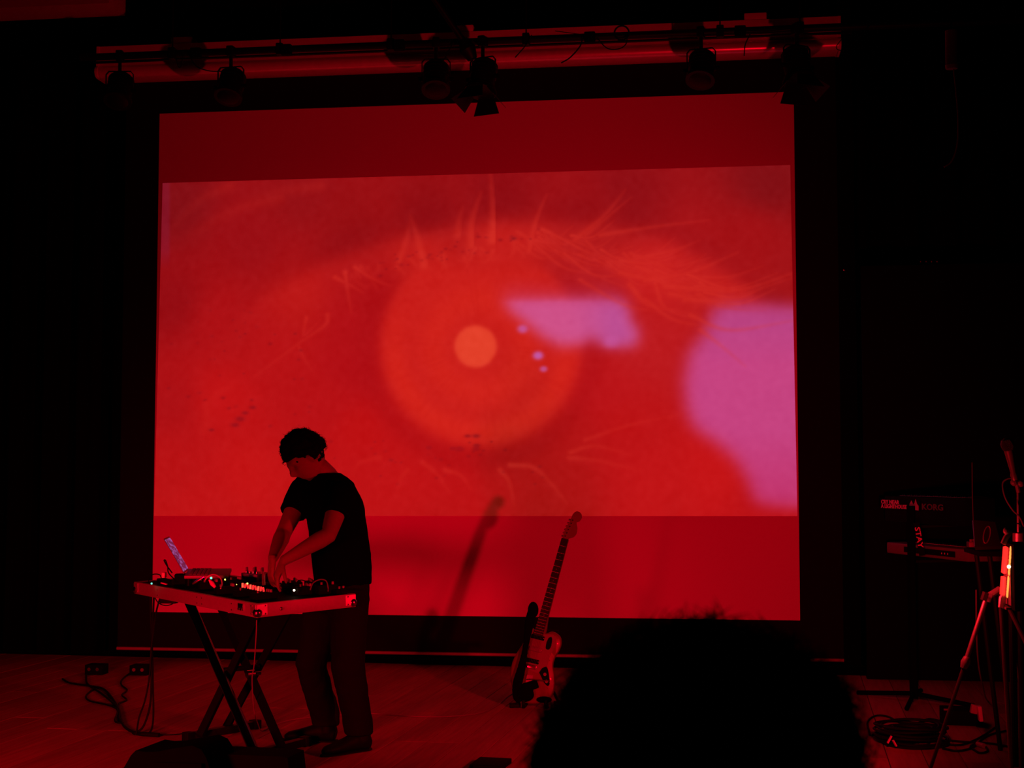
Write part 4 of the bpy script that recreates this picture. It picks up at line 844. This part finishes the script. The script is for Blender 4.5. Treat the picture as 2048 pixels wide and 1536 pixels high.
tj.loft([hipz + V((0, 0, .05)), hipz - V((0, 0, .08))], [(.19, .15), (.17, .14)], 20, ref=(1, 0, 0)); remesh(obj('trousers', tj, denim, aud), .01, 4)
hair(aud, 'hair', AC - V((0, 0, .0)), AR, (.166, .15, .148), lambda q: q.z > -.75 and not (q.y > .55 and q.z < .3), .02, 5200, .024, .0011, 'mass of dark curly hair', seed=9)
ch = thing('audience_chair', (hipz.x, hipz.y, 0), 'dark chair under the foreground spectator', 'chair')
zs = hipz.z - .095
obj('seat', MB().box((hipz.x, hipz.y + .12, zs - .045), (.44, .44, .05), bev=.015), black_cloth, ch)
obj('backrest', MB().box((hipz.x, hipz.y - .20, zs + .22), (.42, .035, .28), bev=.012), black_cloth, ch)
for sx_ in (-1, 1):
    for sy_ in (-1, 1): obj('leg', MB().cyl((hipz.x + sx_ * .2, hipz.y + .12 + sy_ * .2, 0), (hipz.x + sx_ * .19, hipz.y + .12 + sy_ * .19, zs - .04), .012, 8), black_paint, ch)
    obj('back_post', MB().cyl((hipz.x + sx_ * .19, hipz.y - .2, zs - .05), (hipz.x + sx_ * .19, hipz.y - .2, zs + .3), .011, 8), black_paint, ch)

# ================================================================ RIGHT SIDE: KEYBOARDS
cs = G(1828, 1403); ks = thing('column_keyboard_stand', cs, 'black single-column keyboard stand lettered STAY between two keyboards', 'keyboard stand')
dl_ = 8.9; kL, kR = D(1752, 1088 + 2, 9.45), D(1935, 1108, 8.35)
kd = (kR - kL); kd.z = 0; KL = kd.length; kd.normalize(); kf = V((kd.y, -kd.x, 0)); kf = kf if kf.y < 0 else -kf      # kf points toward the viewer side (keyboard back)
KR = Matrix((kd, kf, V((0, 0, 1)))).transposed()
colx = cs + V((0, 0, 0)); 
obj('column', MB().loft([colx + V((0, 0, .02)), colx + V((0, 0, 1.2))], [(.035, .022)] * 2, 14, ref=kd), black_cloth, ks)
for s_ in (-1, 1):
    for q in (-1, 1): obj('foot', MB().cyl(colx + V((0, 0, .05)), colx + kd * .32 * s_ + kf * .22 * q + V((0, 0, .015)), .014, 8), black_cloth, ks)
zk = [1.4 - (1103 - 947) * 8.9 / FPX, 1.4 - (1022 - 947) * 8.9 / FPX]
kc = colx - kf * .20 
for z in (zk[0] - .045, zk[1] - .08):
    for s_ in (-1, 1): obj('arm', MB().cyl(colx + V((0, 0, z - .02)), colx + kd * .25 * s_ - kf * .26 + V((0, 0, z)), .01, 8), black_paint, ks)
# STAY lettering on a plate facing the lens
ay = D(1834, 1054, 8.62); sd_ = (D(1843, 1103, 8.62) - ay).normalized(); vx = sd_; view = (CAM - ay).normalized(); vy = view.cross(vx).normalized()
obj('name_plate', MB().box((ay + D(1843, 1103, 8.62)) / 2 - view * .008, (.2, .036, .006), Matrix((vx, vy, view)).transposed(), bev=.002), matte_black, ks)
text_mesh('stay_lettering', 'STAY', .042, ay - vy * .014, vx, vy, mat('print_white', (.7, .7, .7), .6), ks, xs=1.28, label='white letters STAY')
def kbd(name, zc_, h_, dp, m, label, xa, xb, dz=0):
    a_ = D(xa, 1000, 9.0); b_ = D(xb, 1000, 9.0)
    c_ = colx - kf * .2 + kd * ((xb + xa) / 2 - 1840) / 183. * KL; Lk = (xb - xa) / 183. * KL
    t = thing(name, V((c_.x, c_.y, zc_ - h_ / 2)), label, 'keyboard')
    obj('case_shell', MB().box(V((c_.x, c_.y, zc_)), (Lk, dp, h_), KR, bev=.012), m, t)
    kx = MB(); n_ = int(Lk * .9 / .0235)
    for i in range(n_): kx.box(V((c_.x, c_.y, zc_ + h_ / 2 - .004)) + KR @ V(((i - n_ / 2 + .5) * .0235, -dp * .22, 0)), (.022, .13, .012), KR)
    k_ = obj('white_keys', kx, white_plastic, t); k_['kind'] = 'stuff'
    bk = MB(); 
    for i in range(n_):
        if i % 7 in (0, 1, 3, 4, 5): bk.box(V((c_.x, c_.y, zc_ + h_ / 2 + .004)) + KR @ V(((i - n_ / 2 + 1) * .0235, -dp * .14, 0)), (.011, .08, .01), KR)
    k2 = obj('black_keys', bk, black_paint, t); k2['kind'] = 'stuff'
    return t, V((c_.x, c_.y, zc_)), Lk, dp, h_
t, c_, Lk, dp, h_ = kbd('lower_keyboard', zk[0], .072, .28, mat('kbd_grey', (.16, .15, .15), .5), 'grey keyboard on the lower arms of the column stand seen from behind', 1768, 1930)
obj('rear_socket_panel', MB().box(c_ + KR @ V((Lk * .05, dp / 2 + .001, 0)), (Lk * .62, .006, .035), KR), matte_black, t)
for k in range(3): obj('socket', MB().cyl(c_ + KR @ V((Lk * (.22 + .035 * k), dp / 2, 0)), c_ + KR @ V((Lk * (.22 + .035 * k), dp / 2 + .01, 0)), .006, 8), chrome, t)
# pedal at the right end of the lower keyboard
c = c_ + KR @ V((Lk / 2 - .05, dp * .25, h_ / 2)); mt = thing('metal_pedal', c, 'small metal box with shiny knobs on the right end of the lower keyboard', 'pedal')
obj('shell', MB().box(c + V((0, 0, .022)), (.07, .09, .044), bev=.006), silver, mt)
for kx_, ky_ in ((-.02, -.02), (.02, -.02), (0, .02)): obj('knob', MB().cyl(c + V((kx_, ky_, .044)), c + V((kx_, ky_, .058)), .008, 10), mat('knob_grey', (.3, .3, .3), .4), mt)
t, c_, Lk, dp, h_ = kbd('upper_keyboard', zk[1], .17, .2, matte_black, 'black keyboard on the upper arms, its back lettered KORG and stickered CRY NEAR A LIGHTHOUSE', 1752, 1916)
fc = c_ + KR @ V((0, dp / 2 + .004, 0))
def back_at(x, y):       # the point of the keyboard's back plane seen at x, y
    r = ray(x, y); tt = (fc - CAM).dot(kf) / r.dot(kf); return CAM + r * tt
prm = mat('sticker_print', (.85, .8, .78), .6)
o1 = back_at(1763, 1007); o2 = back_at(1763, 1015.5); w1 = (back_at(1799, 1008) - o1).length; w2 = (back_at(1815, 1018) - o2).length
stk = obj('sticker', MB().prism([back_at(1760, 997), back_at(1839, 1001), back_at(1839, 1022), back_at(1760, 1018)], kf * .001), matte_black, t)
def fitted(nm, s_, org, W_, hh_, m, parent, **kw):
    o = text_mesh(nm, s_, hh_, org, kd, (0, 0, 1), m, parent, **kw); xs = [v.co.x * kd.x + v.co.y * kd.y for v in o.data.vertices]; cur = max(xs) - min(xs); k = W_ / cur; mn = min(xs)
    for v_ in o.data.vertices:
        s0 = v_.co.x * kd.x + v_.co.y * kd.y; dd = mn + (s0 - mn) * k - s0; v_.co.x += kd.x * dd; v_.co.y += kd.y * dd
    o.location.x += 0; return o
zf = kf * .0035
fitted('sticker_text', 'CRY NEAR', o1 + zf, w1, .036, prm, stk, label='red-lit words CRY NEAR'); fitted('sticker_text', 'A LIGHTHOUSE', o2 + zf, w2, .036, prm, stk, label='red-lit words A LIGHTHOUSE')
pic = MB(); pic.prism([back_at(x, y) + zf for x, y in ((1819, 1019), (1820, 1008), (1824, 1001), (1827, 1009), (1830, 1006), (1832, 998), (1835, 1008), (1838, 1012), (1838, 1021))], kf * .001)
obj('sticker_picture', pic, mat('sticker_pic', (.5, .42, .42), .6), stk, label='small torn red picture')
o3 = back_at(1844, 1019); fitted('korg_lettering', 'KORG', o3 + kf * .002, (back_at(1886, 1020) - o3).length, .052, mat('korg_print', (.10, .08, .07), .6), t, label='dim letters KORG')
# table with laptop
td = 7.25; tz = 1.4 - (1098 - 947) * td / FPX; ta = D(1942, 1098, td); tw = .62
tt_ = thing('side_table', (ta.x + tw / 2, ta.y, 0), 'high narrow black table at the right edge carrying a dark laptop', 'table')
obj('table_top', MB().box((ta.x + tw / 2, ta.y, tz - .012), (tw, .42, .024), bev=.003), matte_black, tt_)
for sx_ in (.09, .93):
    for sy_ in (-.18, .18): obj('leg', MB().cyl((ta.x + tw * sx_ + .1 * (sx_ < .5), ta.y + sy_, 0), (ta.x + tw * sx_, ta.y + sy_, tz - .02), .012, 8), black_paint, tt_)
l2 = thing('laptop', D(1975, 1097, td), 'dark laptop with an oval ring emblem on its lid at the right edge', 'laptop')
q = [D(1950, 1092, td - .1), D(2003, 1095, td - .02), D(1990, 1044, td + .12), D(1946, 1040, td + .05)]; nn = (q[1] - q[0]).cross(q[3] - q[0]).normalized(); nn = nn if nn.y < 0 else -nn
lidm = mat('lid_dark', (.03, .028, .028), .4); obj('lid', MB().prism(q, nn * -.008), lidm, l2)
bq = [V((p.x, p.y, tz + .001)) for p in (q[0], q[1])]; bq += [bq[1] + V((.05, .22, 0)), bq[0] + V((.05, .22, 0))]; obj('base', MB().prism(bq, (0, 0, .016)), lidm, l2)
ec = (q[0] + q[1] + q[2] + q[3]) / 4; rg_ = []
for a in np.linspace(0, 2 * math.pi, 30):
    x, y = 1973 + 6.5 * math.cos(a) * 1.0 + 5 * -math.sin(a) * .55, 1070 - 17 * math.sin(a) * -1
    r_ = ray(x, y); t_ = (q[0] - CAM).dot(nn) / r_.dot(nn); rg_.append(CAM + r_ * t_ + nn * .002)
obj('ring_emblem', MB().loft(rg_, .003, 6, cap=False), mat('emblem', (.3, .28, .28), .5), l2)

# ================================================================ RIGHT SIDE: WASH LAMP, STANDS, MIC
dL = 5.15
lampo = thing('led_wash_lamp', D(2020, 1190, dL), 'glowing red stage wash lamp on a tripod at the right edge', 'stage light')
bc_ = D(2040, 1152, dL); 
obj('lamp_body', MB().box(bc_, (.085, .2, .235), bev=.012), matte_black, lampo)
rim = MB(); lc = D(2010, 1140, dL)
for (ya, yb, nm) in ((1093, 1147, 'led_strip'), (1153, 1190, 'led_strip')):
    a_, b_ = D(2011.5 - (ya - 1093) * .075, ya, dL), D(2011.5 - (yb - 1093) * .075, yb, dL)
    obj(nm, MB().loft([a_, a_ * .97 + b_ * .03, b_ * .97 + a_ * .03, b_], [(.003, .01), (.008, .026), (.008, .026), (.003, .01)], 14, ref=(1, 0, 0)), mat('led_strip_glow', (.5, .05, .02), .4, emit=(1.0, .02, .014), es=1.6), lampo, label='glowing red light strip')
    for k in range(7):
        s_ = (k + .5) / 7; p_ = a_ * (1 - s_) + b_ * s_; obj('led_core', MB().sph(p_ + V((.006, -.055, 0)), (.0035, .003, .011), 8, 6), mat('led_core_glow', (.6, .3, .1), .4, emit=(1, .30, .05), es=1.6), lampo)
obj('heat_fins', MB().box(D(2018, 1152, dL), (.014, .12, .2)).box(D(2024, 1215, dL), (.06, .1, .008)), grey_plastic, lampo)
led(lampo, D(2017.5, 1133.5, dL - .13), mat('led_dot', (.8, .4, .3), .4, emit=(1, .55, .4), es=4), .0065)
obj('yoke', MB().loft([D(2003, 1215, dL), D(2005, 1196, dL), D(2008, 1192, dL)], .012, 8), alu, lampo)
obj('top_bracket', MB().loft([D(2006, 1088, dL), D(2012, 1075, dL), D(2022, 1062, dL)], .010, 8), alu, lampo); obj('bracket_knob', MB().sph(D(2014, 1062, dL), .014, 10, 8), grey_plastic, lampo)
ls = thing('lamp_tripod', D(1990, 1743, dL + .1), 'shiny telescopic tripod whose left leg slants to the floor at the right', 'tripod')
hubp = D(2000, 1178, dL + .1); j0, j1 = D(1973, 1195, dL + .1), D(1929, 1330, dL + .1); fz = G(1862 - 62, 1730); j2 = j1 + (j1 - j0); 
dirn = (j1 - j0).normalized(); foot_ = j1 + dirn * ((j1.z) / -dirn.z)
lg = obj('leg', MB().cyl(j0, j1, .0085, 12).cyl(hubp, j0, .012, 10), alu, ls, label='bright aluminium upper leg')
obj('leg_collar', MB().cyl(D(1976, 1186, dL + .1), D(1971, 1202, dL + .1), .020, 8), chrome, lg); obj('leg_lock', MB().loft([j1 - dirn * .03, j1 - dirn * .01, j1 + dirn * .012], [.012, .017, .012], 10), alu, lg)
obj('lower_leg', MB().cyl(j1, foot_ + V((0, 0, .01)), .007, 10), mat('dark_alu', (.2, .2, .2), .35, .7), lg)  # shadow on the lower leg is put into its darker metal
for e0 in (V((.42, -.15, 0)), V((.12, .42, 0))):
    q_ = V((hubp.x, hubp.y, 0)) + e0; obj('leg', MB().cyl(hubp, q_ + V((0, 0, .01)), .009, 10), mat('dark_alu', (.2, .2, .2), .35, .7), ls)
obj('centre_post', MB().cyl(V((hubp.x + .04, hubp.y, .35)), V((hubp.x + .04, hubp.y, hubp.z + .02)), .013, 10), black_paint, ls)
dm = 5.55
ms = thing('microphone_stand', D(2037, 1700, dm), 'thin microphone stand rising behind the red wash lamp', 'microphone stand')
pt_, pb_ = D(2037, 985, dm), D(2037, 1080, dm)
obj('upper_pole', MB().cyl(pt_, pb_, .0065, 10), chrome, ms); obj('clutch', MB().cyl(D(2037, 1066, dm), D(2037, 1085, dm), .022, 14), alu, ms)
obj('collar_ring', MB().cyl(D(2037, 1046, dm), D(2037, 1048, dm), .009, 10), rubber, ms)
obj('lower_pole', MB().cyl(D(2037, 1085, dm), V((pb_.x, pb_.y, .05)), .011, 10), black_paint, ms)
obj('base', MB().loft([V((pb_.x, pb_.y, .0)), V((pb_.x, pb_.y, .02)), V((pb_.x, pb_.y, .05))], [.13, .13, .02], 24), black_paint, ms)
obj('mic_clip', MB().sph(D(2028, 965, dm), .014, 10, 8).cyl(D(2030, 962, dm), D(2043, 968, dm), .009, 8).sph(D(2041, 967, dm), .014, 10, 8).cyl(D(2033, 968, dm), pt_, .008, 8), grey_plastic, ms)
mc = thing('microphone', D(2028, 958, dm), 'microphone tilted on the stand at the right edge, red-lit along its barrel', 'microphone')
ma, mbb = D(2018, 905, dm), D(2030, 960, dm); md = (ma - mbb).normalized()
obj('barrel', MB().loft([mbb, mbb + md * .02, mbb + md * .03, ma, ma + md * .008], [.013, .014, .011, .017, .017], 14), mat('mic_grey', (.25, .24, .24), .35, .5), mc)
obj('grille_ball', MB().loft([ma + md * .008, ma + md * .02, ma + md * .035, ma + md * .05, ma + md * .058], [.018, .024, .026, .020, .006], 16), mat('mic_grille', (.08, .07, .07), .45, .8, nscale=400, bump=1), mc)
cable('microphone_cable', [D(2026, 957, dm), D(2014, 958, dm), D(2005, 968, dm), D(2010, 995, dm - .02), D(2025, 1020, dm - .03), D(2037, 1032, dm - .03), D(2046, 1050, dm - .02), D(2052, 1080, dm), D(2056, 1300, dm)], .003, grey_plastic, 'grey cable looping from the microphone round its stand')
cable('thin_rod', [D(1944, 925, 7.3), D(1945, 1000, 7.3), D(1948, 1075, 7.3), D(1950, 1096, 7.25)], .003, mat('rod_grey', (.01, .01, .01), .5), 'thin dark wire standing up behind the side laptop', 'wire')
gc([(1975, 1402), (2000, 1406), (2040, 1414), (2070, 1420)], .004, 'power_cable', 'grey cable dropping behind the tripod and running right along the floor', m=mat('cable_grey2', (.2, .2, .2), .5), top=[D(1952, 1180, 7.2), D(1953, 1270, 7.3), D(1957, 1330, 7.5), D(1965, 1370, 7.8)])
cable('side_cable', [D(2019, 1235, 6.2), D(2023, 1260, 6.2), D(2030, 1310, 6.2), D(2036, 1350, 6.2), D(2037, 1380, 6.2), V(G(2040, 1560))], .003, grey_plastic, 'grey cable hanging down at the far right edge')
# pedal board, adapter, coil
c = G(1926, 1452); pb2 = thing('pedal_board', c, 'low black box on the floor carrying a white adapter', 'box')
obj('shell', MB().box(c + V((.0, .1, .04)), (.22, .2, .08), Matrix.Rotation(-.15, 3, 'Z'), bev=.006), matte_black, pb2)
led(pb2, D(1899, 1442, (c - CAM).length - .2), white_plastic, .005, 'screw'); obj('switch', MB().box(c + V((-.08, .02, .085)), (.04, .012, .01), bev=.002), grey_plastic, pb2)
c2 = D(1957, 1426, 7.62); ad_ = thing('power_adapter', c2, 'white power adapter standing on the low black box at right', 'adapter')
obj('adapter_face', MB().box(D(1959.5, 1427, 7.62), (.020, .05, .078), Matrix.Rotation(-.1, 3, 'Y'), bev=.004), white_plastic, ad_)
obj('adapter_side', MB().box(D(1948, 1418, 7.66), (.034, .04, .046), Matrix.Rotation(.2, 3, 'Y'), bev=.004), mat('adapter_grey', (.4, .38, .38), .5), ad_)
cp = G(1822, 1487); coil = MB(); rc = random.Random(5)
for k in range(16):
    rr = rc.uniform(.10, .19); ox, oy = rc.uniform(-.02, .02), rc.uniform(-.03, .03); zz = .008 + .006 * k; ph = rc.uniform(0, 6)
    coil.loft([cp + V((ox + rr * math.cos(a), oy + rr * math.sin(a) * .95, zz + .006 * math.sin(a * 2 + ph))) for a in np.linspace(0, 2 * math.pi, 26)], .007, 6, cap=False)
tag(obj('cable_coil', coil, rubber), 'thick round coil of black cable on the floor beside the spectator', 'cable')
for i, (x0, y0, x1, y1) in enumerate(((1775, 1486, 1783, 1472), (1786, 1481, 1792, 1492))):
    a_, b_ = D(x0, y0, 7.38), D(x1, y1, 7.38); tag(obj('tape_flag', MB().loft([a_, b_], [(.006, .012)] * 2, 6), white_plastic), ('left' if i == 0 else 'right') + ' white tape flag on the black cable coil', 'tape')
tag(obj('jack_tip', MB().sph(G(1768, 1482) + V((0, 0, .045)), (.012, .007, .007), 8, 6), chrome), 'tiny shining plug tip at the left rim of the cable coil', 'plug')
fl_c = [[(1740, 1470), (1735, 1445), (1750, 1432), (1775, 1433), (1800, 1445), (1830, 1447), (1860, 1438), (1900, 1448)], [(1745, 1470), (1770, 1462), (1800, 1455), (1820, 1462), (1850, 1468), (1880, 1455)],
        [(1880, 1487), (1920, 1490), (1950, 1480), (1975, 1466), (1990, 1455)], [(1885, 1497), (1915, 1502), (1945, 1495), (1965, 1478), (1985, 1468), (2020, 1460)], [(1945, 1498), (1960, 1506), (1975, 1502), (1968, 1492), (1945, 1490), (1940, 1496)],
        [(1830, 1450), (1850, 1442), (1880, 1444), (1870, 1456), (1840, 1460), (1825, 1455)], [(1890, 1480), (1930, 1484), (1970, 1486), (2000, 1490), (2048, 1500)]]
lbs = ['black cable curling behind the coil in a wide bow', 'black cable wriggling just behind the coil', 'black cable leading right from the coil toward the low box', 'black cable sagging forward then rising right of the coil', 'small closed loop of black cable right of the coil',
       'flat oval loop of black cable behind the coil', 'black cable running straight off to the right edge']
for p_, l_ in zip(fl_c, lbs): gc(p_, .006, 'floor_cable', l_)
tag(obj('plug_connector', MB().cyl(G(1955, 1488, .014), G(1968, 1492, .014), .013, 10), mat('dull_plug', (.3, .28, .28), .4)), 'grey connector lying among the cables right of the coil', 'connector')
